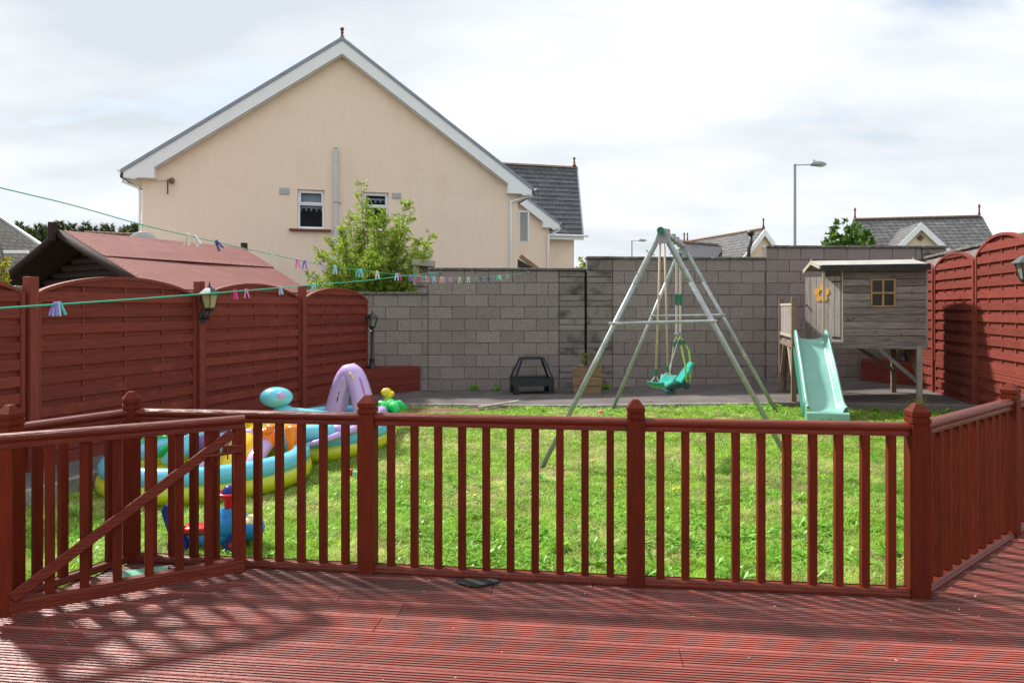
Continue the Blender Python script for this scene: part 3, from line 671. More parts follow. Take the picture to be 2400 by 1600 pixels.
for i in range(5):
    c = Vector((fence_x(Ys[i]), Ys[i]))+fn*.02
    if i < 4:
        obj('post', MB().box((0,0,(tops[i]-.15)/2), (.085,.105,tops[i]+.15), ch=.004), fence_red_v, fl, (c.x, c.y, 0), (0,0,math.atan2(FD.y, FD.x)))
        cb = c-fn*.10-FD*.05; obj('concrete_post', MB().box((0,0,.78), (.10,.10,1.86), ch=.01), kerb_m, fl, (cb.x, cb.y, 0), (0,0,math.atan2(FD.y, FD.x)))
fr_ = thing('garden_fence', 'tall bright red woven panel fence with round arched tops, right of the playhouse', 'fence')
def rfx(Y): return 6.50+(Y-9.54)*.247
RY_ = [12.62, 11.10, 9.56, 8.02, 6.48]; pk = [2.30, 2.345, 2.47, 2.50]; sh_ = [2.13, 2.15, 2.21, 2.22]
for i in range(4):
    a = Vector((rfx(RY_[i]), RY_[i])); b2 = Vector((rfx(RY_[i+1]), RY_[i+1])); dd = (b2-a).normalized(); a += dd*.03; b2 -= dd*.03
    fence_panel(fr_, a, b2, .645, sh_[i], pk[i], 3, low=(.03, .64))
for i in range(1, 5):
    obj('post', MB().box((0,0,1.0), (.055,.085,2.28 if i < 2 else 2.36), ch=.004), fence_red_v, fr_, (rfx(RY_[i])-.012, RY_[i], 0), (0,0,math.atan2(1,.247)))
# ================================================================== BUILDINGS BEYOND THE WALL
HO = Vector((-9.21, 17.0, 0)); HU = Vector((.9692, .2462)); hrz = math.atan2(.2462, .9692)
def gab(px, py):
    r_ = (px-1200)/F; s = (17*r_+9.21)/(.9692-.2462*r_); Y = 17+.2462*s; return s, EYE+(HZ-py)/F*Y
house = thing('gable_house', 'large cream rendered house with white bargeboards and two small gable windows', 'house', HO, hrz)
W = 9.665; TN = .714
def zr(x): return 4.9+(min(x, W-x)+.35)*TN
AX = W/2
w1 = gab(697, 536)+gab(761, 447); w2 = gab(851, 540)+gab(911, 451)
za, zb_ = (w1[1]+w2[1])/2, (w1[3]+w2[3])/2
def zt(x): return zr(x)-.15
wall = MB(); DP = 8.6
wall.prism([(0,-.45),(W,-.45),(W,za),(0,za)], 0, .24)
for a, b2 in ((0, w1[0]), (w1[2], w2[0]), (w2[2], W)): wall.prism([(a,za+.001),(b2,za+.001),(b2,zb_-.001),(a,zb_-.001)], 0, .24)
wall.prism([(0,zb_),(W,zb_),(W,zt(W)),(AX,zt(AX)),(0,zt(0))], 0, .24)
wall.box((.12, DP/2+.13, 2.2), (.24, DP-.24, 5.3)).box((W-.12, DP/2+.13, 2.2), (.24, DP-.24, 5.3))
hw_ = obj('wall', wall, render_m, house)
roof = obj('roof', MB().prism([(-.45,zr(-.45)-.05),(AX,zr(AX)-.05),(W+.45,zr(W+.45)-.05),(W+.45,zr(W+.45)-.13),(AX,zr(AX)-.14),(-.45,zr(-.45)-.13)], -.18, DP), slate_m, house)
for sd in (0, 1):
    fx = (lambda x: W-x) if sd else (lambda x: x)
    x0 = -.36; zz = [(x0, zr(0)-(.36)*TN), (AX, zr(AX))]
    z0_ = zz[0][1]; z1_ = zz[1][1]
    obj('bargeboard', MB().prism([(fx(x0),z0_-.06),(fx(AX),z1_-.06),(fx(AX),z1_-.06-.35),(fx(x0+.25),z0_+.25*TN-.06-.35),(fx(x0),z0_-.2)], -.235, -.205), white_m, house)
    obj('verge_trim', MB().prism([(fx(x0-.06),z0_-.06*TN+.035),(fx(AX),z1_+.035),(fx(AX),z1_-.058),(fx(x0-.06),z0_-.06*TN-.058)], -.265, -.10), verge_m, house)
    obj('soffit', MB().prism([(fx(.30),zr(.30)-.42),(fx(AX),z1_-.42),(fx(AX),z1_-.445),(fx(.30),zr(.30)-.445)], -.204, -.002), soffit_m, house)
    obj('eaves_box', MB().prism([(fx(-.352),4.71),(fx(.33),4.71),(fx(.33),zr(.33)-.30),(fx(-.352),z0_-.08)], -.240, -.003), white_m, house)
    obj('fascia', MB().box((fx(-.36), DP/2, 4.80), (.03, DP-.01, .20)), white_m, house)
    obj('eaves_soffit', MB().box((fx(-.17), DP/2+.01, 4.71), (.33, DP-.05, .02)), soffit_m, house)
    gp = [(fx(-.44)-.06*math.cos(t), 4.875-.06*math.sin(t)) for t in np.linspace(0, math.pi, 9)]+[(fx(-.44)+.05*math.cos(t), 4.875-.05*math.sin(t)) for t in np.linspace(0, math.pi, 9)][0:0]
    obj('gutter', MB().prism(gp, -.26, DP-.05), white_m, house)
dpx = gab(1196, 480)
obj('downpipe', MB().tube([(W+.42,-.10,4.83),(W+.42,-.10,4.70),(dpx[0]+.35,-.07,4.62),(dpx[0],-.06,4.50),(dpx[0],-.06,4.3),(dpx[0],-.06,-.4)], .036, 10), white_m, house, smooth=True)
obj('downpipe', MB().tube([(-.42,-.02,4.83),(-.42,-.02,4.62),(-.10,.04,4.50),(-.06,.06,4.40),(-.06,.06,-.4)], .034, 10), white_m, house, smooth=True)
obj('finial', MB().lathe([(.07,-.04),(.06,.04),(.035,.07),(.03,.14),(.045,.155),(.035,.175),(.03,.20),(.052,.23),(.055,.26),(.035,.29),(.012,.30)], 12, (AX,-.12,zr(AX)+.03)), terracotta, house, smooth=True)
# waste pipe with its bracket
s0, ztop = gab(787, 352)
vp = obj('soil_pipe', MB().tube([(s0,-.07,ztop),(s0,-.07,-.4)], .062, 14).tube([(s0,-.07,ztop-.08),(s0,-.07,ztop+.0)], .068, 14), pipe_m, house, smooth=True, auto=40)
obj('pipe_collar', MB().tube([(s0,-.07,gab(787,475)[1]-.025),(s0,-.07,gab(787,475)[1]+.025)], .070, 14).beam((s0+.05,-.05,gab(787,475)[1]), (s0+.14,-.02,gab(787,475)[1]), .02, .02), vent_m, vp)
obj('pipe_cage', MB().lathe([(.045,0),(.05,.03),(.035,.06),(.01,.075)], 10, (s0,-.07,ztop)), vent_m, vp)
for (px0, px1, py0, py1) in ((655,678,440,456), (919,940,452,466)):
    a, z1_ = gab(px0, py0); b2, z0_ = gab(px1, py1); v_ = obj('vent_grille', MB().box(((a+b2)/2,-.012,(z0_+z1_)/2), (b2-a,.024,z1_-z0_), ch=.004), vent_m, house)
    for k in range(4): obj('louvre', MB().box(((a+b2)/2,-.028,z0_+(z1_-z0_)*(k+.8)/4.6), (b2-a-.03,.008,.012)), pipe_m, v_)
for wi, (a, z0_, b2, z1_) in enumerate((w1, w2)):
    z0_, z1_ = za, zb_; fw = .055
    wn = MB(); yc = .11
    wn.box(((a+b2)/2, yc, z0_+.035), (b2-a, .06, .07), ch=.006).box(((a+b2)/2, yc, z1_-.035), (b2-a, .06, .07), ch=.006)
    for x in (a+.032, b2-.032): wn.box((x, yc, (z0_+z1_)/2), (.064, .06, z1_-z0_-.141), ch=.006)
    zt_ = z1_-(z1_-z0_)*.36; wn.box(((a+b2)/2, yc, zt_), (b2-a-.129, .06, .07), ch=.006)
    fr2 = obj('window', wn, white_m, house)
    obj('top_light', MB().box(((a+b2)/2, yc-.03, z1_-.062), (b2-a-.09,.03,.04)).box(((a+b2)/2, yc-.03, zt_+.03), (b2-a-.09,.03,.04)).box((a+.066,yc-.03,(zt_+z1_)/2-.015),(.04,.03,z1_-zt_-.10)).box((b2-.066,yc-.03,(zt_+z1_)/2-.015),(.04,.03,z1_-zt_-.10)), white_m, fr2)
    for (p, q_) in ((z0_+.07, zt_-.035), (zt_+.035, z1_-.07)): obj('pane', MB().box(((a+b2)/2, yc+.012, (p+q_)/2), (b2-a-.13, .006, q_-p)), glass_m, fr2)
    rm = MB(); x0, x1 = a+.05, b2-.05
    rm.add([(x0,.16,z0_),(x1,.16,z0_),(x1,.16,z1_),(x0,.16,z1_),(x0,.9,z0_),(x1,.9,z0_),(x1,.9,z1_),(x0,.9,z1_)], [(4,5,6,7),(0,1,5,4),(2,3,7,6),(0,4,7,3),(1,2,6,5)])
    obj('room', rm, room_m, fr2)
    lc = MB(); zc = zt_-.07 if wi == 0 else z1_-.16
    lc.box(((a+b2)/2, .20, zc), (b2-a-.13,.004,.05))
    nsc = 4
    for k in range(nsc+1): lc.box((a+.08+(b2-a-.16)*k/nsc, .20, zc-.055), (.035,.004,.07))
    obj('lace_pelmet', lc, lace_m, fr2)
    if wi == 0: obj('roller_blind', MB().box(((a+b2)/2, .19, (zt_+z1_)/2), (b2-a-.13,.004,z1_-zt_-.06)), M('blind', (.42,.48,.53), rough=.8), fr2)
    obj('window_sill', MB().box(((a+b2)/2-.02, -.035, z0_-.035), (b2-a+.36,.13,.06), ch=.008), sill_red, house)
# aerial bracket and dropped rod near the eaves
s1, z1_ = gab(404, 425)
br = obj('wall_bracket', MB().box((s1,-.05,z1_+.01), (.10,.09,.14), ch=.02).beam((s1-.10,-.09,z1_),(s1+.02,-.06,z1_+.02),.05,.06), M('rusty_bracket', (.23,.19,.16), (.15,.08,.05), 14, .9), house)
obj('rod', MB().beam((s1-.085,-.10,z1_-.34),(s1-.085,-.10,z1_-.02),.025,.035), M('rust', (.10,.035,.025), rough=.9), br)
obj('cable', MB().tube([(.32,-.03,4.74),(s1-.35,-.05,4.66),(s1-.05,-.06,z1_+.02)], .009, 6), M('old_cable', (.45,.36,.27), rough=.8), house)
# --- rear block of the same house, wider to the right
Y2 = 7.5; W2 = 12.96
obj('wall', MB().prism([(8.2,-.45),(W2,-.45),(W2,4.95),(8.2,8.35)], Y2, Y2+4.2), render_m, house)
def z2(x): return 4.9+(W2+.35-x)*TN
obj('roof', MB().prism([(8.0,z2(8.0)-.05),(W2+.42,z2(W2+.42)-.05),(W2+.42,z2(W2+.42)-.13),(8.0,z2(8.0)-.14)], Y2-.18, Y2+4.1), slate_m, house)
obj('bargeboard', MB().prism([(8.0,z2(8.0)-.06),(W2+.36,z2(W2+.36)-.06),(W2+.36,z2(W2+.36)-.2),(W2+.1,z2(W2+.1)-.46),(8.0,z2(8.0)-.46)], Y2-.235, Y2-.205), white_m, house)
obj('verge_trim', MB().prism([(8.0,z2(8.0)+.035),(W2+.42,z2(W2+.42)+.035),(W2+.42,z2(W2+.42)-.058),(8.0,z2(8.0)-.058)], Y2-.265, Y2-.1), verge_m, house)
obj('eaves_box', MB().prism([(W2+.352,4.71),(W2-.33,4.71),(W2-.33,z2(W2-.33)-.30),(W2+.352,z2(W2+.352)-.08)], Y2-.24, Y2-.003), white_m, house)
obj('downpipe', MB().tube([(W2+.42,Y2-.08,4.95),(W2+.42,Y2-.08,4.70),(W2+.16,Y2-.07,4.5),(W2-.06,Y2-.06,4.4),(W2-.06,Y2-.06,-.4)], .05, 10), white_m, house, smooth=True)
# --- cross wing with the slate roof slope towards the camera (tiles one by one)
wing = thing('slate_roofed_wing', 'cream house wing with dark slate roof and white gutter, right of the big gable', 'house', (3.2, 31.0, 0), hrz)
TH = 3.3; zE = 4.86; zR = 8.55; slope = math.hypot(TH, zR-zE); sk = .27
def wpt(x, h, up=0):   # x negative to the left, h = distance back from the eave
    return Vector((x+sk*h, h, zE+(zR-zE)*h/TH+up))
obj('wall', MB().prism([(-5.6,.35),(-.28,.35),(-.28+.27*5,5.5),(-5.6,5.5)], -.45, zE-.08, 'z'), render_m, wing)
rf = obj('roof', MB().add([wpt(-6.4,0), wpt(0,0), wpt(0,TH), wpt(-6.4,TH), wpt(-6.4,0,-.10), wpt(0,0,-.10), wpt(0,TH,-.12), wpt(-6.4,TH,-.12), wpt(-6.4,2*TH)-Vector((0,0,2*(zR-zE))), wpt(0,2*TH)-Vector((0,0,2*(zR-zE)))], [(0,1,2,3),(7,6,5,4),(0,4,5,1),(1,5,6,2),(3,2,9,8)]), black_felt, wing)
ang = math.atan2(zR-zE, TH); tw = .34; nr = 15
tm = MB().box((0,0,0), (tw-.014, slope/nr+.05, .040), ch=.004).mesh('slate_tile'); tm.materials.append(slate_m)
for rr in range(nr):
    h = TH*(rr+.5)/nr
    for k in range(17):
        x = -tw*(k+.5)-(tw*.5 if rr % 2 else 0)
        if k == 0 and rr % 2:
            obj('slate_tile', MB().box((0,0,0), (tw/2-.012, slope/nr+.05, .040), ch=.004), slate_m, rf, wpt(-tw*.25, h, .024), (ang-R(4.5), 0, 0))
        if x > -5.4:
            p = wpt(x, h, .024); o = obj('slate_tile', tm, None, rf, p, (ang-R(4.5), 0, 0)); o.rotation_euler.z = random.uniform(-.006,.006); o.location.z += random.uniform(-.004,.004)
rid = MB()
for k in range(17):
    p = wpt(-.15-.34*k, TH, .05); obj('ridge_tile', MB().prism([(-.13,-.07),(-.05,.03),(.05,.03),(.13,-.07)], -.165, .165, 'x'), tile_red, rf, p)
obj('finial', MB().lathe([(.12,-.05),(.11,.06),(.06,.10),(.05,.26),(.03,.32),(.07,.38),(.06,.44),(.02,.47)], 10, wpt(-.12, TH, .08)), terracotta, wing, smooth=True)
obj('verge_trim', MB().beam(wpt(.03,-.05,.01), wpt(.03,TH,.01), .07, .12), verge_m, wing)
obj('gutter', MB().box((-2.7,-.10,zE-.09), (5.9,.12,.10), ch=.03), white_m, wing)
obj('fascia', MB().box((-2.75,.0,zE-.20), (5.6,.08,.14)), white_m, wing)
# --- open casement on the hidden right flank, porch roof below it
cw = obj('open_window', MB(), None, house) if False else None
p0, p1 = P(1217,495,22.0), P(1238,568,22.2)
Mi = Matrix.Translation(HO) @ Matrix.Rotation(hrz, 4, 'Z'); Mi.invert()
def hloc(v): return Mi @ Vector(v)
ow = MB(); fwid = .05
for (a, b2) in (((p0.x,p0.z),(p1.x,p0.z)), ((p0.x,p1.z),(p1.x,p1.z)), ((p0.x,p0.z),(p0.x,p1.z)), ((p1.x,p0.z),(p1.x,p1.z))): ow.beam(hloc((a[0],22.1,a[1])), hloc((b2[0],22.1,b2[1])), fwid, fwid)
owo = obj('open_casement', ow, white_m, house)
obj('pane', MB().add([hloc((p0.x,22.1,p0.z)), hloc((p1.x,22.1,p0.z)), hloc((p1.x,22.1,p1.z)), hloc((p0.x,22.1,p1.z))], [(0,1,2,3)]), M('casement_glass', (.35,.38,.38), rough=.05), owo)
obj('casement_stay', MB().beam(hloc((-.3,22.3,p0.z)), hloc((p0.x,22.1,p0.z)), .3, .05), white_m, owo)
a, b2 = P(1219,600,24.0), P(1262,632,24.0)
obj('porch_ridge', MB().beam(hloc(a), hloc(b2), .20, .14), tile_red, house)
obj('porch_roof', MB().add([hloc(P(1212,606,24.1)), hloc(P(1262,634,24.1)), hloc(P(1262,660,24.6)), hloc(P(1212,660,24.6))], [(0,1,2,3)]), slate_m, house)

# ---------------- far houses
far_roof = M('far_slate', (.17,.17,.175), (.115,.115,.12), 3.0, .8, .3, 20, (.6,.6,5), spec=.2, var2=(.25,.24,.23), scale2=3, lo2=.5, hi2=.75)
def tile_rows(m, w_=.33, h_=.20):
    t = m.node_tree; L = t.links.new; b = t.nodes['Principled BSDF']; src = b.inputs['Base Color'].links[0].from_socket
    tc = t.nodes.new('ShaderNodeTexCoord'); sp_ = t.nodes.new('ShaderNodeSeparateXYZ'); L(tc.outputs['Object'], sp_.inputs[0])
    ad = t.nodes.new('ShaderNodeMath'); L(sp_.outputs[0], ad.inputs[0]); L(sp_.outputs[1], ad.inputs[1]); cb_ = t.nodes.new('ShaderNodeCombineXYZ'); L(ad.outputs[0], cb_.inputs[0]); L(sp_.outputs[2], cb_.inputs[1])
    br_ = t.nodes.new('ShaderNodeTexBrick'); br_.inputs['Scale'].default_value = 1; br_.inputs['Brick Width'].default_value = w_; br_.inputs['Row Height'].default_value = h_; br_.inputs['Mortar Size'].default_value = .022; br_.inputs['Mortar Smooth'].default_value = .3
    br_.inputs['Color1'].default_value = (1.1,1.1,1.1,1); br_.inputs['Color2'].default_value = (.85,.85,.85,1); br_.inputs['Mortar'].default_value = (.35,.35,.35,1); L(cb_.outputs[0], br_.inputs['Vector'])
    x = t.nodes.new('ShaderNodeMix'); x.data_type = 'RGBA'; x.blend_type = 'MULTIPLY'; x.inputs[0].default_value = 1; L(src, x.inputs[6]); L(br_.outputs['Color'], x.inputs[7]); L(x.outputs[2], b.inputs['Base Color'])
    bp = t.nodes.new('ShaderNodeBump'); bp.inputs['Strength'].default_value = .8; bp.inputs['Distance'].default_value = .03; bp.invert = True; L(br_.outputs['Fac'], bp.inputs['Height']); L(bp.outputs[0], b.inputs['Normal'])
tile_rows(far_roof)
far_cream = M('far_render', (.72,.60,.46), (.66,.54,.41), 1.5, .9)
fh = thing('far_house', 'grey roofed cream house with black flue pipe, far behind the swing set', 'house', P(1788,537,42).xy.to_3d(), math.atan2(.3,.95))
zA = P(1788,537,42).z; hwid = 3.9; tn = 1.12; Ln_ = 8.5
obj('wall', MB().prism([(-hwid,-.45),(hwid,-.45),(hwid,zA-hwid*tn-.1),(0,zA-.12),(-hwid,zA-hwid*tn-.1)], 0, Ln_), far_cream, fh)
for sd in (-1, 1):
    x1 = sd*(hwid+.3); zz = zA-(hwid+.3)*tn
    obj('roof', MB().prism([(0,zA+.02),(x1,zz+.02),(x1,zz-.12),(0,zA-.11)], -.12, Ln_+.2), far_roof, fh)
    obj('bargeboard', MB().prism([(0,zA-.02),(x1,zz-.02),(x1,zz-.42),(0,zA-.42)], -.22, -.13), white_m, fh)
obj('ridge_tiles', MB().box((0,Ln_/2,zA+.04), (.22,Ln_+.2,.12), ch=.03), tile_red, fh)
for y in (-.05, Ln_): obj('finial', MB().lathe([(.09,0),(.05,.15),(.04,.4),(.07,.5),(.02,.6)], 8, (0,y,zA+.08)), terracotta, fh, smooth=True)
fhi = (Matrix.Translation(fh.location) @ Matrix.Rotation(fh.rotation_euler.z, 4, 'Z')).inverted()
obj('flue', MB().tube([fhi @ P(1760,549,41.2), fhi @ P(1760,572,41.2), fhi @ P(1755,582,41.2), fhi @ P(1755,640,41.2)], .11, 10).lathe([(.16,0),(.22,.10),(.22,.25),(.12,.27)], 10, fhi @ P(1760,552,41.2)), black_m, fh, smooth=True)
a = P(1600,568,45); b2 = P(1700,576,45)
lw = obj('lower_roof', MB(), None) if False else None
wv = [fhi @ v for v in (a, b2, P(1668,620,42.2), P(1592,620,42.2))]
obj('lower_roof', MB().add(wv+[v-Vector((0,0,.12)) for v in wv], [(0,1,2,3),(7,6,5,4),(0,4,5,1),(1,5,6,2),(2,6,7,3),(3,7,4,0)]), slate_m, fh)
obj('lower_ridge', MB().beam(fhi @ (a+Vector((0,0,.05))), fhi @ (P(1683,575,45)+Vector((0,0,.05))), .2, .12), tile_red, fh)
obj('lower_wall', MB().prism([((fhi @ P(1597,600,44)).x, -.45), ((fhi @ P(1640,600,44)).x, -.45), ((fhi @ P(1640,600,44)).x, 3.9), ((fhi @ P(1597,600,44)).x, 3.9)], 2.5, 5.5), far_cream, fh)
obj('finial', MB().lathe([(.09,0),(.05,.15),(.04,.4),(.07,.5),(.02,.6)], 8, fhi @ (a+Vector((.1,0,.05)))), terracotta, fh, smooth=True)
# right-hand far house with the central gable
RL = P(2003,515,40); RR = P(2295,507,38.6); dd = (RR-RL); rz_ = math.atan2(dd.y, dd.x); Lr = dd.xy.length
fd = thing('far_house', 'long grey roofed house with small cream gable and red cross vent, behind the playhouse', 'house', (RL.x, RL.y, 0), rz_); zR2 = (RL.z+RR.z)/2
hd = 4.2; tn2 = .95
obj('wall', MB().box((Lr/2, .1, (zR2-hd*tn2-.45)/2), (Lr-.1, 7.6, zR2-hd*tn2+.45)), far_cream, fd)
for sd in (-1, 1):
    obj('roof', MB().prism([(0,zR2),(sd*hd,zR2-hd*tn2),(sd*hd,zR2-hd*tn2-.14),(0,zR2-.14)], -.1, Lr+.15, 'x'), far_roof, fd)
obj('ridge_tiles', MB().box((Lr/2,0,zR2+.03), (Lr+.1,.22,.11), ch=.03), tile_red, fd)
obj('gable_wall', MB().prism([(-3.3,zR2-3.3*tn2-.2),(3.3,zR2-3.3*tn2-.2),(0,zR2-.2)], .05, .25, 'x'), far_cream, fd)
for x in (.02, Lr): obj('finial', MB().lathe([(.09,0),(.05,.15),(.04,.4),(.07,.55),(.02,.65)], 8, (x,0,zR2+.05)), terracotta, fd, smooth=True)
fdi = (Matrix.Translation(fd.location) @ Matrix.Rotation(rz_, 4, 'Z')).inverted(); dm = fdi @ P(2158,521,35.6)
tg = 1.06
gw = obj('gable', MB().prism([(dm.x-2.6,dm.z-2.6*tg),(dm.x+2.6,dm.z-2.6*tg),(dm.x,dm.z-.1)], dm.y+.1, dm.y+.3), far_cream, fd)
obj('wall', MB().box((dm.x,dm.y+1.3,(dm.z-2.7*tg)/2-.1), (4.6,2.4,dm.z-2.7*tg+.5)), far_cream, fd)
for sd in (-1, 1):
    obj('gable_roof', MB().prism([(dm.x,dm.z),(dm.x+sd*2.9,dm.z-2.9*tg),(dm.x+sd*2.9,dm.z-2.9*tg-.12),(dm.x,dm.z-.12)], dm.y-.05, dm.y+3.9), far_roof, fd)
    obj('bargeboard', MB().prism([(dm.x,dm.z-.01),(dm.x+sd*2.9,dm.z-2.9*tg-.01),(dm.x+sd*2.9,dm.z-2.9*tg-.40),(dm.x,dm.z-.40)], dm.y-.12, dm.y-.06), white_m, fd)
cr = fdi @ P(2158,557,35.6)
obj('cross_vent', MB().box((cr.x,dm.y+.07,cr.z), (.30,.08,.11)).box((cr.x,dm.y+.062,cr.z), (.11,.08,.30)), terracotta, gw)
brown_tiles = M('brown_tiles', (.085,.078,.072), (.06,.055,.052), 3, .9, spec=.1); tile_rows(brown_tiles, .33, .17)
# left-hand roof edge
fe = thing('far_house', 'grey tiled house roof with white gutter at the far left edge', 'house', (-18, 26, 0))
def rel(v, o): return Vector(v)-o
fo = Vector((-18,26,0)); q4 = [rel(P(-230,390,30), fo), rel(P(-4,507,30), fo), rel(P(97,576,25.5), fo), rel(P(97,640,22.5), fo), rel(P(-230,640,22.5), fo)]
obj('roof', MB().add(q4+[v-Vector((0,0,.15)) for v in q4], [(0,1,2,3,4),(9,8,7,6,5)]+[(i,(i+1)%5,5+(i+1)%5,5+i) for i in range(5)]), brown_tiles, fe)
obj('verge_trim', MB().beam(rel(P(-8,503,29.95),fo), rel(P(98,575,25.4),fo), .10, .10), white_m, fe)
obj('gutter', MB().beam(rel(P(10,590,22.0),fo), rel(P(66,590,22.0),fo), .10, .10), white_m, fe)
obj('wall', MB().box((-1.8,-1.9,1.1), (4,1.5,3.2)), far_cream, fe)
# roof beyond the pavilion
fr3 = thing('far_house', 'low house with lichen covered red ridge, between pavilion roof and cream house', 'house', (-18,31,0)); fo = Vector((-18,31,0))
q4 = [rel(P(196,545,31), fo), rel(P(345,551,31), fo), rel(P(345,640,27.5), fo), rel(P(150,640,27.5), fo)]
obj('roof', MB().add(q4+[v-Vector((0,0,.15)) for v in q4], [(0,1,2,3),(7,6,5,4),(0,4,5,1),(1,5,6,2),(2,6,7,3),(3,7,4,0)]), far_roof, fr3)
for k in range(9):
    a, b2 = P(200+16*k,545+.65*k,31), P(214.5+16*k,545+.65*k+.6,31); obj('ridge_tile', MB().beam(rel(a,fo), rel(b2,fo), .22, .14, ch=.03), tile_red, fr3)
obj('wall', MB().box((-1.0,-2,.7), (4,1.2,2.3)), far_cream, fr3)
dish = thing('satellite_dish', 'pale grey satellite dish peeking over the red pavilion roof', 'dish', P(336,620,16.2), .2)
prof_ = [(.02,.0),(.14,.012),(.26,.045),(.36,.10),(.37,.105),(.36,.115),(.25,.06),(.13,.025),(.02,.012)]
obj('reflector', MB().lathe(prof_, 22, M=Matrix.Translation((0,0,.40)) @ Matrix.Rotation(R(78),4,'X') ), M('dish_grey', (.50,.52,.50), rough=.5), dish, smooth=True)
obj('arm', MB().tube([(0,.05,.4),(0,.12,.1),(0,.12,-2.0)], .02, 8), galv_grey, dish)

# ---------------- pavilion with red felt roof behind the left fence
A0 = Vector((-7.57,11.5,2.80)); A1 = Vector((-5.79,14.65,2.80)); E0 = Vector((-5.41,10.32,1.80)); E1_ = Vector((-3.92,13.42,1.80)); F0 = A0+(A0-E0); F0.z = 1.80; F1 = A1+(A1-E1_); F1.z = 1.80
pv = thing('garden_pavilion', 'log pavilion with red felt roof and dark gable, behind the left fence', 'pavilion', (A0.x, A0.y, 0)); po = Vector((A0.x, A0.y, 0))
def rl(v): return Vector(v)-po
def slab(q, th=.05): return MB().add([rl(v) for v in q]+[rl(v)-Vector((0,0,th)) for v in q], [(0,1,2,3),(7,6,5,4),(0,4,5,1),(1,5,6,2),(2,6,7,3),(3,7,4,0)])
rfp = obj('roof', slab([A0,A1,E1_,E0]), felt_red, pv); obj('roof', slab([A0,F0,F1,A1]), felt_red, pv)
n_ = (A1-A0).cross(E0-A0).normalized(); n_ = n_ if n_.z > 0 else -n_
m0, m1 = A0.lerp(E0,.47), A1.lerp(E1_,.47)
obj('felt_sheet', slab([A0+n_*.012-Vector((0,0,.0)),A1+n_*.012,m1+n_*.016,m0+n_*.016], .008), felt_red, rfp)
nl = MB()
for k in range(20):
    t = (k+.5)/20
    for (a, b2, o_) in ((A0.lerp(E0,.455), A1.lerp(E1_,.455), .018), (A0.lerp(E0,.03), A1.lerp(E1_,.03), .016)):
        c = a.lerp(b2, t)+n_*o_; nl.ell(rl(c), (.012,.012,.006), n=6, m=4)
    c = A0.lerp(E0, t)+(A1-A0).normalized()*.06+n_*.02; nl.ell(rl(c), (.012,.012,.006), n=6, m=4)
obj('felt_nails', nl, white_m, rfp)
dr = (A1-A0).normalized(); ft = dr*-.05
for e_ in (E0, F0):
    dn = (e_-A0).normalized(); obj('verge_log', MB().tube([rl(A0+ft-Vector((0,0,.05))), rl(A0.lerp(e_,.5)+ft-Vector((0,0,.05))), rl(e_+dn*.15+ft-Vector((0,0,.05)))], .068, 12), log_m, pv, smooth=True)
obj('apex_log', MB().tube([rl(A0+dr*-.12+Vector((-.03,0,.13))), rl(A0+dr*-.12+Vector((-.05,0,-.17)))], [.075,.075], 12), log_m, pv, smooth=True, auto=40)
obj('apex_log', MB().tube([rl(A1+dr*.05+Vector((0,0,.10))), rl(A1+dr*.05+Vector((0,0,-.17)))], .07, 10), log_m, pv, smooth=True, auto=40)
bk = dr*.60
obj('dark_underside', slab([v-Vector((0,0,.055)) for v in (A0,A1,E1_,E0)], .02), log_m, pv); obj('dark_underside', slab([v-Vector((0,0,.055)) for v in (A0,F0,F1,A1)], .02), log_m, pv)  # dark slabs added under the felt so the underside reads as shaded
for k in range(13):
    z = 2.60-k*.125; f = (2.80-z-.15)/1.0; f = min(max(f, .03), .82)
    a, b2 = A0.lerp(E0, f)+bk, A0.lerp(F0, f)+bk; a.z = b2.z = z
    obj('wall_log', MB().tube([rl(a), rl(b2)], .068, 10), log_m, pv, smooth=True, auto=50)
for e_, g_ in ((E0,E1_), (F0,F1)):
    a = A0.lerp(e_,.86)+bk; b2 = A1.lerp(g_,.86)-dr*.3
    obj('side_wall', MB().add([rl((a.x,a.y,-.4)), rl((b2.x,b2.y,-.4)), rl((b2.x,b2.y,1.85)), rl((a.x,a.y,1.85))], [(0,1,2,3)]), log_m, pv)
a, b2 = A1.lerp(E1_,.86)-dr*.3, A1.lerp(F1,.86)-dr*.3
obj('rear_wall', MB().add([rl((a.x,a.y,-.4)), rl((b2.x,b2.y,-.4)), rl((b2.x,b2.y,1.9)), rl((A1.x,A1.y,2.7)-dr*.3 if False else Vector((A1.x,A1.y,2.7))-dr*.3), rl((a.x,a.y,1.9))], [(0,1,2,3,4)]), log_m, pv)

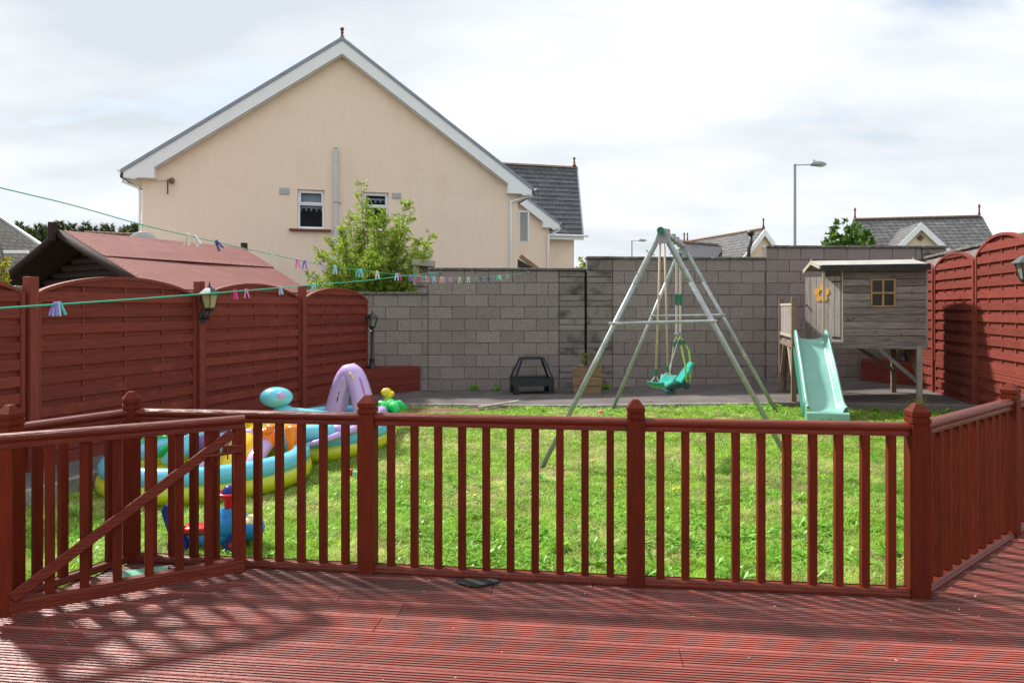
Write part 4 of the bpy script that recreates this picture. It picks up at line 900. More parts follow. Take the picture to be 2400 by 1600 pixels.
# ---------------- street lamps
def street_lamp(label, px, ytop, d, hx, hy0, hy1, th=.055):
    b0 = P(px, ytop, d); t = thing('street_lamp', label, 'street lamp', (b0.x, b0.y, -.45)); H = b0.z+.45; k = d/F
    obj('pole', MB().tube([(0,0,0),(0,0,1.3),(0,0,1.32),(0,0,H)], [.10,.10,.068,th], 12), street_grey, t, smooth=True, auto=40)
    x0, x1 = (hx[0]-px)*k, (hx[1]-px)*k
    obj('arm', MB().tube([(0,0,H-.06),(.05,0,H-.02),(x0+.05,0,H+.0)], .022, 8).box((0,0,H-.03), (.11,.11,.12), ch=.02), street_grey, t)
    z = H; lh = (hy1-hy0)*k
    pr = [(0,.35),(.08,.6),(.45,.9),(.7,.7),(1,.05)]
    vs_ = []; n = 10; mb = MB(); S_ = [(0,.30),(.06,.85),(.30,1.0),(.60,.95),(.85,.6),(1.0,.12)]; ring = []
    for (f, s_) in S_:
        for q_ in range(n):
            an = 2*math.pi*q_/n; vs_.append((x0+(x1-x0)*f, .13*s_*math.cos(an), z+.01+(lh*.55 if math.sin(an) > 0 else lh*.30)*s_*math.sin(an)))
    fs = [(i*n+q_, i*n+(q_+1) % n, i*n+n+(q_+1) % n, i*n+n+q_) for i in range(len(S_)-1) for q_ in range(n)]+[tuple(range(n)), tuple((len(S_)-1)*n+q_ for q_ in range(n))]
    obj('lamp_head', mb.add(vs_, fs), street_grey, t, smooth=True)
    obj('lamp_lens', MB().ell((x0+(x1-x0)*.6,0,z-.02), ((x1-x0)*.33,.10,lh*.30)), M('lamp_lens', (.55,.52,.42), rough=.3), t, smooth=True)
    obj('photocell', MB().lathe([(.035,0),(.035,.06),(.02,.08)], 8, (x0+(x1-x0)*.22,0,z+lh*.52)), galv_grey, t)
street_lamp('tall grey street lamp rising behind the block wall near the playhouse', 1863, 386, 30, (1899,1938), 379, 394)
street_lamp('small distant street lamp seen just left of the swing frame', 1481, 564, 62, (1496,1516), 561, 568)

# ---------------- trees and shrubs
def crown_from_shoots(name, label, cat, base, tips, mat, nleaf, ll, lw, stem=.018, seed=1, droop=.25, parts=('trunk','crown'), bend=.25, spread=.22):
    rg_ = np.random.default_rng(seed); base = Vector(base); t = thing(name, label, cat, base); tr = MB(); Cs, Ds = [], []
    for tp in tips:
        tp = Vector(tp)-base; mid = tp*.5+Vector((float(rg_.normal())*bend*.4, float(rg_.normal())*bend*.4, abs(tp.z)*.08)); st = Vector((rg_.normal()*.08, rg_.normal()*.08, 0))
        pts_ = [((1-u)**2)*st+2*u*(1-u)*mid+u*u*tp for u in [k_/8 for k_ in range(9)]]
        tr.tube(pts_, list(np.linspace(stem, .003, 9)), 5)
        m_ = max(4, int(nleaf/len(tips)/14)); L = tp.length
        for j in range(m_):
            u = float(.22+.78*rg_.random()**.75); i = min(int(u*8), 7); p = pts_[i].lerp(pts_[i+1], u*8-i); dd_ = Vector(rg_.normal(size=3)); dd_.z = dd_.z*.5+.45; dd_.normalize()
            tl = float(spread*L*.45*(1.15-u)*(.5+rg_.random())+.06); q_ = p+dd_*tl; tr.tube([p, (p+q_)/2+Vector((0,0,.01)), q_], [.004,.003,.001], 3, cap=False)
            for z in range(14):
                w_ = float(.15+.85*rg_.random()); c = p.lerp(q_, w_); d3 = dd_*.7+Vector(rg_.normal(size=3))*.7+Vector((0,0,-droop*.3)); Cs.append(c); Ds.append(d3.normalized())
    C = np.array([tuple(c) for c in Cs]); D = np.array([tuple(c) for c in Ds]); n = len(C)
    N = unit(np.cross(D, rg_.normal(size=(n, 3))))
    obj(parts[0], tr, bark_m, t); obj(parts[1], leaves_mesh(name, C, D, N, ll*(.6+.8*rg_.random(n)), lw*(.7+.6*rg_.random(n)), mat), None, t); return t
rb = random.Random(5)
tips = []
for (x, y) in ((845,428),(852,470),(820,500),(800,530),(772,560),(742,585),(724,640),(735,662),(765,600),(790,575),(870,510),(895,500),(905,545),(925,525),(948,520),(957,482),(965,500),(985,560),(1012,548),(1008,572),(996,598),(980,610),(955,600),(930,580),(880,560),(850,540),(835,560),(815,590),(790,620),(760,640),(780,655),(820,650),(860,640),(905,640),(945,650),(965,668),(900,610),(870,590),(840,610),(920,560),(862,610),(805,560),(885,655),(925,665),(840,668),(775,672)):
    tips.append(P(x+rb.uniform(-5,5), y+rb.uniform(-5,5), rb.uniform(13.2,14.5)))
crown_from_shoots('willow_bush', 'bright green narrow-leaved bush growing above the low end of the wall', 'bush', P(872,742,13.9)-Vector((0,0,.8)), tips, bush_m, 46000, .070, .020, seed=4, spread=.36)
tips = [P(rb.uniform(1932,2040), rb.uniform(522,600), rb.uniform(21.2,23.0)) for k in range(26)]+[P(1935,540,22),P(1960,525,22),P(1985,520,22),P(2010,528,22),P(2040,560,22),P(2035,540,22.4),P(1925,560,22)]
crown_from_shoots('round_tree', 'dark green broad-leaved tree top behind the wall, below the right street lamp', 'tree', (10.8,22.1,-.3), tips, tree_m, 6500, .16, .10, stem=.06, seed=8, spread=.10)
tips = [P(rb.uniform(1356,1376), rb.uniform(590,640), rb.uniform(15.5,16)) for k in range(9)]
crown_from_shoots('small_shrub', 'small green shrub tip between the house wing and the taller wall', 'shrub', P(1366,722,15.8), tips, bush_m, 900, .07, .03, seed=9)
tips = [P(rb.uniform(-20,26), rb.uniform(535,660), rb.uniform(8.6,9.4)) for k in range(12)]
crown_from_shoots('climbing_vine', 'yellow green vine leaves at the far left edge above the fence', 'vine', P(0,760,9.0), tips, vine_m, 700, .06, .045, seed=12, stem=.01)
# conifers far left
con = None; rg2 = np.random.default_rng(21)
for k in range(17):
    d = 55+rg2.random()*14; px = 38+k*18.6+rg2.normal()*4; top = P(px, 532+rg2.normal()*5-(6 if k in (3,6,9) else 0), d); H = top.z
    t = thing('conifer_tree', 'one of the dark green conifers in the far row behind the pavilion', 'tree', (top.x, top.y, -.4), 0, 'far conifer row')
    n = 1600; u = rg2.random(n)**.7; az = rg2.random(n)*2*np.pi; rad = (.10+1.05*u)*(.35+.65*rg2.random(n)); zc = H+.4-u*4.6
    C = np.stack([rad*np.cos(az)*.8, rad*np.sin(az)*.8, zc], 1); D = unit(np.stack([np.cos(az), np.sin(az), .9+0*az], 1)+rg2.normal(size=(n,3))*.25); N = unit(np.cross(D, rg2.normal(size=(n,3))))
    obj('crown', leaves_mesh('conifer', C, D, N, .30+.30*rg2.random(n), .07+.07*rg2.random(n), conifer_m), None, t)
    obj('trunk', MB().tube([(0,0,0),(0,0,H*.5),(0,0,H+.35)], [.16,.10,.01], 6), bark_m, t)
# ================================================================== THINGS IN THE GARDEN
# ---------------- wooden playhouse on stilts
LF = Vector((4.25, 10.30)); prz = math.atan2(-.242, .970)
ph = thing('playhouse', 'weathered grey wooden playhouse on stilts with a four-pane window', 'playhouse', (LF.x, LF.y, .06), prz); Z = -.06
def bx(x0, x1, y0, y1, z0, z1, ch=.003): return MB().box(((x0+x1)/2, (y0+y1)/2, (z0+z1)/2+Z), (abs(x1-x0), abs(y1-y0), abs(z1-z0)), ch=ch)
obj('leg', bx(-.035,.035,-.035,.035,.05,1.665), brown_wood, ph); obj('leg', bx(-.035,.035,1.315,1.385,.07,1.66), brown_wood, ph)
obj('leg', bx(1.665,1.735,-.035,.035,.08,.945), grey_wood_v, ph); obj('leg', bx(1.665,1.735,1.215,1.285,.08,.945), brown_wood, ph)
obj('floor_beam', bx(.036,1.80,-.03,.03,.905,.965), grey_wood, ph); obj('floor_beam', bx(-.02,1.80,1.29,1.35,.905,.965), grey_wood, ph)
obj('floor_beam', bx(-.025,.025,.036,1.314,.90,.965), brown_wood, ph)
for k in range(9): obj('floor_board', bx(.0,1.80,-.02+k*.15,.122+k*.15,.967,.992), grey_wood, ph)
# front cladding round the window opening
wx0, wx1, wz0, wz1 = 1.055, 1.385, 1.518, 1.928; z = .995; i = 0
while z < 2.04:
    z1 = min(z+.104, 2.055)
    segs = [(.690, 1.79)]
    if z1 > wz0+.02 and z < wz1-.02: segs = [(.690, wx0-.004), (wx1+.004, 1.79)]
    for (a, b2) in segs:
        zz0, zz1 = z, z1-.008
        o = obj('cladding_board', bx(a, b2, -.012+random.uniform(-.0015,.0015), .006, zz0, zz1), grey_wood, ph)
    z = z1
obj('dark_backing', bx(.70,1.05,.008,.016,1.0,2.03,0).box((1.59,.012,1.515+Z),(.39,.008,1.03)).box((1.22,.012,1.28+Z),(.34,.008,.55)), black_felt, ph)  # black sheets added behind the cladding so the board gaps read as shade
win = obj('window_frame', bx(wx0,wx0+.022,-.022,.012,wz0,wz1).box(((wx1-.011),-.005,(wz0+wz1)/2+Z),(.022,.034,wz1-wz0)).box(((wx0+wx1)/2,-.005,wz0+.011+Z),(wx1-wx0-.046,.032,.022)).box(((wx0+wx1)/2,-.005,wz1-.011+Z),(wx1-wx0-.046,.032,.022)).box(((wx0+wx1)/2,-.007,(wz0+wz1)/2+Z),(.026,.03,wz1-wz0-.046)).box(((wx0+wx1)/2,-.006,(wz0+wz1)/2+Z),(wx1-wx0-.046,.028,.026)), yellow_trim, ph)
xm, zm_ = (wx0+wx1)/2, (wz0+wz1)/2
for (a, b2) in ((wx0+.02, xm-.012), (xm+.012, wx1-.02)):
    for (c, d) in ((wz0+.02, zm_-.012), (zm_+.012, wz1-.02)): obj('pane', bx(a, b2, .008, .012, c, d, 0), dark_pane, win)
obj('end_wall', bx(1.765,1.785,.022,1.24,.995,2.12), grey_wood, ph); obj('back_wall', bx(.70,1.79,1.25,1.27,.995,2.12), grey_wood, ph)
obj('corner_trim', bx(1.786,1.81,-.016,.03,.95,2.06), grey_wood_v, ph)
obj('door_jamb', bx(.672,.688,.0,.05,.995,2.06), pale_wood, ph); obj('lintel', bx(.672,.70,.05,1.25,1.985,2.10), brown_wood, ph)
# open door leaf with the flower
dl = obj('door', MB(), None) if False else None
hx, hy = .66, .03; dv = Vector((-.67, .742)).normalized(); nv = Vector((-dv.y, dv.x)); nv = nv if nv.y < 0 else -nv
DW = .62
def lp_(u, off=0): return Vector((hx+dv.x*u+nv.x*off, hy+dv.y*u+nv.y*off))
fr4 = MB()
for zz in (1.10, 1.55, 1.88): fr4.beam((*lp_(.03,-.022), zz+Z), (*lp_(DW-.03,-.022), zz+Z), .018, .06)
door = obj('door', fr4, grey_wood, ph)
for k in range(6):
    a, b2 = lp_(DW*k/6+.002), lp_(DW*(k+1)/6-.002); obj('door_board', MB().beam((*a,1.50+Z),(*b2,1.50+Z),.016,.955,ch=.002), grey_wood_v, door)
fl_ = MB(); uc, zc = .315, 1.722; n = 60; ro, ri = [], []
for k in range(n):
    an = 2*math.pi*k/n+math.pi/2; rr = .082+.056*abs(math.cos(2.5*(an-math.pi/2)))**.7; ro.append((rr*math.cos(an), rr*math.sin(an))); ri.append((.052*math.cos(an), .052*math.sin(an)))
vs_ = []
for off in (.008, .018):
    for lst in (ro, ri):
        for (x, y) in lst: vs_.append((*lp_(uc+x, off), zc+y+Z))
fs = []
for k in range(n):
    j = (k+1) % n; fs += [(2*n+k,2*n+j,3*n+j,3*n+k), (k,n+k,n+j,j), (k,j,2*n+j,2*n+k), (n+k,3*n+k,3*n+j,n+j)]
obj('flower_ring', fl_.add(vs_, fs), orange_m, door)
obj('knob', MB().ell((*lp_(DW-.04,.03), 1.545+Z), (.018,.018,.018), n=10, m=6), black_m, door, smooth=True)
for zz in (1.895, 1.06): obj('strap_hinge', MB().beam((*lp_(.0,.011),zz+Z),(*lp_(.14,.011),zz+Z),.005,.022), black_m, door)
obj('eaves_trim', bx(.690,1.79,-.013,.02,2.050,2.128), grey_wood, ph)
obj('porch_post', bx(.403,.438,-.02,.015,.995,2.06), pale_wood, ph)
# roof
def rs(y): return 2.245-abs(y-.60)*.16
for (y0, y1, m_) in ((-.10,.60,'f'), (.60,1.30,'b')):
    obj('roof_slope', MB().prism([(y0,rs(y0)+Z),(y1,rs(y1)+Z),(y1,rs(y1)-.018+Z),(y0,rs(y0)-.018+Z)], .355, 1.80, 'x'), [pale_felt], ph)
    obj('bargeboard', MB().prism([(y0-.012,rs(y0-.012)+.006+Z),(y1,rs(y1)+.006+Z),(y1,rs(y1)-.055+Z),(y0-.012,rs(y0)-.055+Z)], .335, .354, 'x'), pale_wood, ph)
obj('felt_edge', MB().prism([(-.118,rs(-.1)+.004+Z),(-.106,rs(-.1)+.004+Z),(-.106,rs(-.1)-.078+Z),(-.118,rs(-.1)-.085+Z)], .37, 1.815, 'x'), black_felt, ph)
for x in (.335, 1.79): obj('ridge_tip', MB().prism([(.585,rs(.6)-.02+Z),(.615,rs(.6)-.02+Z),(.60,rs(.6)+.035+Z)], x, x+.02, 'x'), pale_wood, ph)
# side railing
obj('rail_bar', bx(-.022,.022,.036,1.314,1.535,1.575), pale_wood, ph); obj('rail_bar', bx(-.022,.022,.036,1.314,1.05,1.10), pale_wood, ph)
for k in range(11): obj('rail_slat', bx(-.010,.010,.06+k*.114,.165+k*.114,1.104,1.531), grey_wood_v, ph)
# braces
obj('brace', MB().beam((1.69,0,.42+Z),(1.16,0,.905+Z),.05,.055,ch=.003), grey_wood, ph)
obj('brace', MB().beam((1.69,1.25,.50+Z),(1.10,1.28,.905+Z),.05,.055,ch=.003), brown_wood, ph)
obj('brace', MB().beam((1.70,.035,.50+Z),(1.70,.55,.93+Z),.05,.05,ch=.003), brown_wood, ph); obj('brace', MB().beam((1.70,1.21,.52+Z),(1.70,.75,.93+Z),.05,.05,ch=.003), brown_wood, ph)
obj('brace', MB().beam((0,.04,.40+Z),(0,.48,.905+Z),.045,.05,ch=.003), pale_wood, ph); obj('brace', MB().beam((0,1.31,.40+Z),(0,.95,.905+Z),.045,.05,ch=.003), brown_wood, ph)
ld = obj('ladder_rail', MB().beam((.10,1.75,.09+Z),(.10,1.40,.97+Z),.07,.03).beam((.50,1.75,.09+Z),(.50,1.40,.97+Z),.07,.03), brown_wood, ph)
for k in range(4): obj('rung', MB().beam((.118,1.70-.085*k,.22+.2*k+Z),(.482,1.70-.085*k,.22+.2*k+Z),.06,.025), brown_wood, ld)
# ---------------- slide
sd_ = thing('garden_slide', 'pale green plastic slide leaning on the playhouse platform', 'slide', (LF.x, LF.y, 0), prz)
path = [(.06,1.05),(-.02,1.045),(-.12,1.0),(-.24,.88),(-.36,.765),(-.48,.665),(-.60,.55),(-.74,.41),(-.86,.285),(-.97,.185),(-1.06,.135),(-1.16,.115),(-1.24,.11)]
sec = [(-.255,-.06),(-.262,.10),(-.250,.122),(-.228,.128),(-.210,.115),(-.188,.03),(-.165,.004),(-.08,-.006),(0,-.010),(.08,-.006),(.165,.004),(.188,.03),(.210,.115),(.228,.128),(.250,.122),(.262,.10),(.255,-.06)]
vs_ = []; ns = len(sec)
for i, (y, z) in enumerate(path):
    a = path[max(i-1,0)]; b2 = path[min(i+1,len(path)-1)]; ty, tz = b2[0]-a[0], b2[1]-a[1]; l = math.hypot(ty, tz); ny, nz = tz/l*-1, ty/l
    if nz < 0: ny, nz = -ny, -nz
    k = 1.0+.12*max(0, 1-i/3.); wsc = .90+.10*i/len(path)+(.02 if i > 10 else 0); side = 1.05 if i < 10 else (1.0-.28*(i-9)/3)
    for (x, h) in sec:
        hh = h*k*(side if h > .02 else 1); vs_.append((.232+x*wsc, y+ny*hh, z+nz*hh))
fs = [(i*ns+k, i*ns+k+1, (i+1)*ns+k+1, (i+1)*ns+k) for i in range(len(path)-1) for k in range(ns-1)]
smb = MB().add(vs_, fs); me = smb.mesh('bed', True); o = obj('bed', me, teal_slide, sd_)
m_ = o.modifiers.new('thick', 'SOLIDIFY'); m_.thickness = .012; m_.offset = -1; m_ = o.modifiers.new('sub', 'SUBSURF'); m_.levels = 1; m_.render_levels = 2
yb = path[-1][0]
obj('front_lip', MB().prism([(-.03+.0,.118),(-.055,.10),(-.062,.0),(-.07,-.05),(.06,-.05),(.06,.095),(.01,.118)], -.262+.232, .262+.232, 'x', Matrix.Translation((0,yb,.012))), teal_slide, sd_, smooth=True, auto=35)
for sgn in (-1, 1): obj('side_skirt', MB().prism([(yb+.05,-.04),(yb+.06,.09),(-.86,.26),(-.3,.80),(-.12,.93),(-.16,.80),(-.5,.40),(-.8,.08),(-.95,-.04)], .232+sgn*.250-.006, .232+sgn*.250+.006, 'x'), teal_dark, sd_)
# ---------------- red corner boxes with lamps
def corner_box(label, poly, z0, z1, nb=3):
    c = Vector((sum(p[0] for p in poly)/len(poly), sum(p[1] for p in poly)/len(poly), z0)); t = thing('corner_box', label, 'planter box', c)
    q4 = [(p[0]-c.x, p[1]-c.y) for p in poly]; h = z1-z0
    obj('lid', MB().prism(q4, h-.03, h, 'z'), fence_red, t)
    a, b2 = Vector(q4[0]), Vector(q4[1]); dn = (b2-a).normalized(); nr_ = Vector((dn.y,-dn.x))*.012
    for k in range(nb):
        zz = (h-.03)*(k+.5)/nb; bh = (h-.03)/nb-.006
        bd = MB().beam((a.x+nr_.x,a.y+nr_.y,zz),(b2.x+nr_.x,b2.y+nr_.y,zz),.024,bh,ch=.003)
        o = obj('front_board', bd, fence_red, t)
        for g_ in range(5): bd2 = MB().beam((a.x+nr_.x*2.1,a.y+nr_.y*2.1,zz-bh/2+bh*(g_+.7)/5.4),(b2.x+nr_.x*2.1,b2.y+nr_.y*2.1,zz-bh/2+bh*(g_+.7)/5.4),.004,.012); obj('ridge', bd2, fence_red, o)
    return t
z_l = float(patio_z(-2)); corner_box('low dark red wooden corner box under the lamp post, left end of the wall', [(-2.86,11.62),(-1.72,12.69),(-2.95,12.65)], z_l-.02, .43)
corner_box('low dark red wooden corner box behind the playhouse legs', [(6.65,12.94),(6.80,11.0) if False else (7.02,11.72),(7.28,12.9)], .06, .53) if False else None
corner_box('low dark red wooden corner box in the shade behind the playhouse legs', [(6.60,12.93),(6.60,12.94),(6.60,12.93)], 0, 0) if False else None
p_a = P(2018,900,12.9); p_b = P(2182,915,11.75)
corner_box('low dark red wooden corner box in the shade behind the playhouse legs', [(p_a.x,p_a.y-.02),(p_b.x,p_b.y),(7.10,12.2),(7.3,13.0)], .08, .55)
def lantern(t, z, s=1.0, gm=lampglass_clear, x=0, y=0):
    n = 6; w = s*1.22
    obj('lantern_glass', MB().lathe([(.048*w,0),(.080*w,.155*s)], n, (x,y,z)), gm, t)
    cg = MB()
    for k in range(n):
        a = 2*math.pi*(k+.5)/n; cg.tube([(x+.050*w*math.cos(a),y+.050*w*math.sin(a),z),(x+.083*w*math.cos(a),y+.083*w*math.sin(a),z+.155*s)], .0055*s, 5)
    cg.lathe([(.030*w,-.035*s),(.050*w,-.012*s),(.054*w,.004*s)], n, (x,y,z)); obj('lantern_cage', cg, black_m, t)
    obj('lantern_roof', MB().lathe([(.108*w,.150*s),(.104*w,.162*s),(.070*w,.195*s),(.040*w,.222*s),(.026*s,.226*s),(.022*s,.246*s),(.010*s,.250*s),(.012*s,.262*s),(.005*s,.285*s),(.002*s,.30*s)], n, (x,y,z)), black_m if s < 1.15 else M('lantern_roof_grey', (.10,.11,.12), rough=.35, metal=.4), t)
def lamp_post(label, x, y, z0, H):
    t = thing('lamp_post', label, 'garden lamp', (x, y, z0))
    obj('pole', MB().lathe([(.085,0),(.085,.02),(.05,.06),(.04,.14),(.046,.15),(.046,.17),(.029,.19),(.029,H-.38),(.04,H-.37),(.04,H-.345),(.022,H-.33),(.022,H-.29)], 12), black_m, t, smooth=True, auto=40)
    lantern(t, H-.26, 1.0); return t
lamp_post('black garden lamp post standing on the left red corner box', -2.50, 12.20, .43, 1.0)
lamp_post('black lamp post mostly hidden under the playhouse floor', 7.03, 12.25, .55, 1.0)
# wall lanterns
def wall_lantern(label, base, nrm, s, gm):
    t = thing('wall_lantern', label, 'lantern', base, math.atan2(nrm.y, nrm.x))
    obj('back_plate', MB().prism([(.045*math.cos(a)*s, (.09*math.sin(a))*s) for a in np.linspace(0, 2*math.pi, 20, endpoint=False)], 0, .018, 'x'), black_m, t)
    obj('arm', MB().tube([(.01,0,0),(.05,0,-.03*s),(.10*s,0,-.02*s),(.125*s,0,.01*s),(.13*s,0,.05*s)], .014*s, 8).tube([(.13*s,0,.05*s),(.13*s,0,-.06*s)], [.012*s,.004*s], 8), black_m, t, smooth=True)
    lantern(t, .09*s, s, gm, .13*s, 0); return t
c2 = Vector((fence_x(8.42), 8.42))+fn*.066
wall_lantern('black wall lantern with amber glass on the left fence post', (c2.x, c2.y, 1.40), Vector((.85,-.52)), 1.1, lampglass_amber)
wall_lantern('grey topped wall lantern on the right fence at the picture edge', (rfx(7.72)-.05, 7.72, 1.72), Vector((-1,.1)), 1.2, lampglass_clear)

# ---------------- washing lines and pegs
def line_thing(label, start, hook, pxs, extra, cr_=.0055):
    sx, sy = start; hx_, hy_ = hook; pts_ = []
    for (px, py) in pxs:
        r_ = (px-1200)/F; dxx, dyy = hx_-sx, hy_-sy; t = (r_*sy-sx)/(dxx-r_*dyy); Y = sy+dyy*t; pts_.append(Vector((sx+dxx*t, Y, EYE+(HZ-py)/F*Y)))
    a, b2 = pts_[0], pts_[1]; pts_.insert(0, a+(a-b2).normalized()*extra)
    t = thing('washing_line', label, 'washing line', pts_[-1]); o_ = pts_[-1]
    # smooth curve through the points
    P_ = [p-o_ for p in pts_]; cv = []
    for i in range(len(P_)-1):
        p0 = P_[max(i-1,0)]; p1, p2 = P_[i], P_[i+1]; p3 = P_[min(i+2,len(P_)-1)]
        for k in range(4):
            u = k/4; cv.append(.5*((2*p1)+(p2-p0)*u+(2*p0-5*p1+4*p2-p3)*u*u+(3*p1-p0-3*p2+p3)*u**3))
    cv.append(P_[-1])
    obj('cord', MB().tube(cv, cr_, 6), line_green, t, smooth=True)
    obj('wall_hook', MB().tube([(0,0,0),(.0,.05,0),(.02,.10,0)], .010, 6).ell((0,-.01,0), (.018,.018,.018), n=8, m=6), galv, t, smooth=True)
    return pts_
def wpd(px): x = WX(px); return (x, wall_y(x)-.05)
LA = line_thing('green washing line running from upper left to the block wall', (-2.48,3.3), wpd(1238), [(0,440),(170,481),(333,527),(444,553),(570,581.5),(706,611.5),(789,626),(883,638),(959,646),(1025,651),(1075,652),(1133,650),(1192,644.5),(1238,638)], 1.4, .0030)
LB = line_thing('lower green washing line crossing in front of the left fence', (-2.59,3.9), wpd(1033), [(0,722),(138,713),(300,702),(451,690.5),(600,679),(765,665),(860,657),(954,646),(1033,638)], 1.2)
PC = {'pale yellow': (.75,.72,.55), 'dark blue': (.01,.05,.22), 'pale green': (.60,.78,.58), 'pink': (.75,.22,.48), 'purple': (.28,.20,.62), 'lilac': (.60,.40,.72), 'light blue': (.38,.62,.85), 'teal': (.05,.55,.50), 'white': (.78,.76,.72), 'hot pink': (.75,.06,.36), 'green': (.03,.50,.22), 'peach': (.78,.45,.30), 'cream': (.72,.62,.48), 'mint': (.40,.78,.66), 'grey': (.42,.45,.42)}
PM = {k: plain('peg_'+k.replace(' ', '_'), v, .35) for k, v in PC.items()}
pm = MB()
for sg_ in (-1, 1): pm.beam((sg_*.004,0,.014),(sg_*.019,0,-.066),.014,.011,up=(1,0,0),ch=.001)
pm.box((0,0,-.012),(.010,.011,.016))
PEG = pm.mesh('clothes_peg')
def on_line(L, px):
    for a, b2 in zip(L[:-1], L[1:]):
        xa_, xb_ = 1200+a.x/a.y*F, 1200+b2.x/b2.y*F
        if xa_ <= px <= xb_:
            r_ = (px-1200)/F; dxx, dyy = b2.x-a.x, b2.y-a.y; t = (r_*a.y-a.x)/(dxx-r_*dyy); return a.lerp(b2, t)
cnt = {}
def pegs(L, lst, where, grp):
    tot = {}
    for (px, c, tilt) in lst: tot[c] = tot.get(c, 0)+1
    seen = {}; ordn = ['first','second','third','fourth','fifth','sixth','seventh','eighth']
    for (px, c, tilt) in lst:
        p = on_line(L, px); me = PEG.copy(); me.materials.append(PM[c]); o = obj('clothes_peg', me, None, None, p, (random.uniform(-.2,.2), tilt, random.uniform(-.5,.5)))
        k = seen.get(c, 0); seen[c] = k+1
        lab = f'{c} clothes peg on the {where}' if tot[c] == 1 else f'{ordn[k]} {c} clothes peg from the left on the {where}'
        tag(o, lab, 'clothes peg', grp)
pegs(LA, [(441,'pale yellow',.15),(458,'white',-.5),(508,'dark blue',-.7),(634,'pale green',-.55),(697,'pink',-.1),(714,'purple',0),(757,'lilac',-.1),(785,'light blue',0),(840,'teal',.05),(846,'light blue',0),(884,'white',0),(930,'light blue',.05),(936,'hot pink',-.1),(962,'purple',0),(985,'hot pink',0),(994,'green',-.1),(1000,'pink',-.1),(1017,'light blue',-.15),(1034,'peach',0),(1039,'lilac',-.1),(1055,'pink',-.15),(1077,'cream',-.1),(1098,'mint',0),(1125,'dark blue',-.5),(1145,'dark blue',-.15),(1167,'teal',0),(1172,'mint',0),(1189,'grey',-.2)], 'higher washing line', 'pegs on the higher line')
pegs(LB, [(129,'purple',.1),(134,'light blue',0),(139,'teal',-.2),(551,'hot pink',0),(577,'pink',-.1),(657,'light blue',-.05),(737,'light blue',.1)], 'lower washing line', 'pegs on the lower line')

# ---------------- swing set
sw = thing('swing_set', 'galvanised steel A-frame swing set with green end cap standing on the lawn', 'swing set', (1.9, 8.5, -.1)); swo = Vector((1.9,8.5,-.1))
def sr(v): return Vector(v)-swo
def leg_thru(ap, px, py, d): return P(px, py, d)
NA = P(1552,552,6.96); FA = P(1600,583,10.13)
feet = [P(1268,1100,7.15), P(1856,1092,6.78), P(1436,958,10.5), P(1822,968,9.8)]
bd_ = (FA-NA).normalized()
for i, ft_ in enumerate(feet):
    ap = NA if i < 2 else FA; tp = ap+Vector((-.035 if i % 2 == 0 else .035, 0, -.01)); ft2 = ft_.copy(); ft2.z = float(lawn_z(ft_.x, ft_.y))-.05
    dirv = (tp-ft_).normalized(); bot = ft_-dirv*.08
    lg = obj('leg', MB().tube([sr(tp), sr(bot)], .0265, 14), galv, sw, smooth=True)
    obj('upper_sleeve', MB().tube([sr(tp.lerp(ft_,.03)), sr(tp.lerp(ft_,.20))], .0305, 14), galv, lg, smooth=True, auto=40)
    for f in (.07,.16): c = tp.lerp(ft_, f); obj('bolt', MB().tube([sr(c+Vector((-.045 if i%2==0 else .045,0,.03))), sr(c+Vector((.045 if i%2==0 else -.045,0,-.02)))], .006, 6), galv_grey, lg)
bm0, bm1 = NA-bd_*.16, FA+bd_*.12
obj('top_beam', MB().tube([sr(bm0+Vector((0,0,.04))), sr(bm1+Vector((0,0,.04)))], .030, 16), galv, sw, smooth=True, auto=40)
obj('end_cap', MB().tube([sr(bm0-bd_*.025+Vector((0,0,.04))), sr(bm0+bd_*.03+Vector((0,0,.04)))], .036, 18), swing_green, sw, smooth=True, auto=40)
side = Vector((bd_.y,-bd_.x,0)).normalized()
for ap in (NA, FA):
    for s_ in (-1, 1):
        c = ap+bd_*.04*s_
        obj('bracket', MB().add([sr(c+side*x+Vector((0,0,z))) for (x, z) in ((-.035,.07),(.035,.07),(.07,-.08),(-.07,-.08))]+[sr(c+bd_*.006+side*x+Vector((0,0,z))) for (x, z) in ((-.035,.07),(.035,.07),(.07,-.08),(-.07,-.08))], [(0,1,2,3),(7,6,5,4),(0,4,5,1),(1,5,6,2),(2,6,7,3),(3,7,4,0)]), galv_grey, sw)
for k, t in enumerate((.18,.42,.60,.78)):
    c = bm0.lerp(bm1, t)+Vector((0,0,.04)); obj('hanger', MB().beam(sr(c-bd_*.05+Vector((0,0,.01))), sr(c+bd_*.05+Vector((0,0,.01))), .078, .10, ch=.008), galv_grey, sw)
for (a, b2, d0, d1) in (((1430,758),(1673,752),7.05,6.85), ((1527,740),(1695,738),10.3,10.0)):
    obj('cross_bar', MB().tube([sr(P(*a,d0)-Vector((.02,0.04,0))), sr(P(*b2,d1)-Vector((-.02,.04,0)))], .017, 10), galv, sw, smooth=True, auto=40)
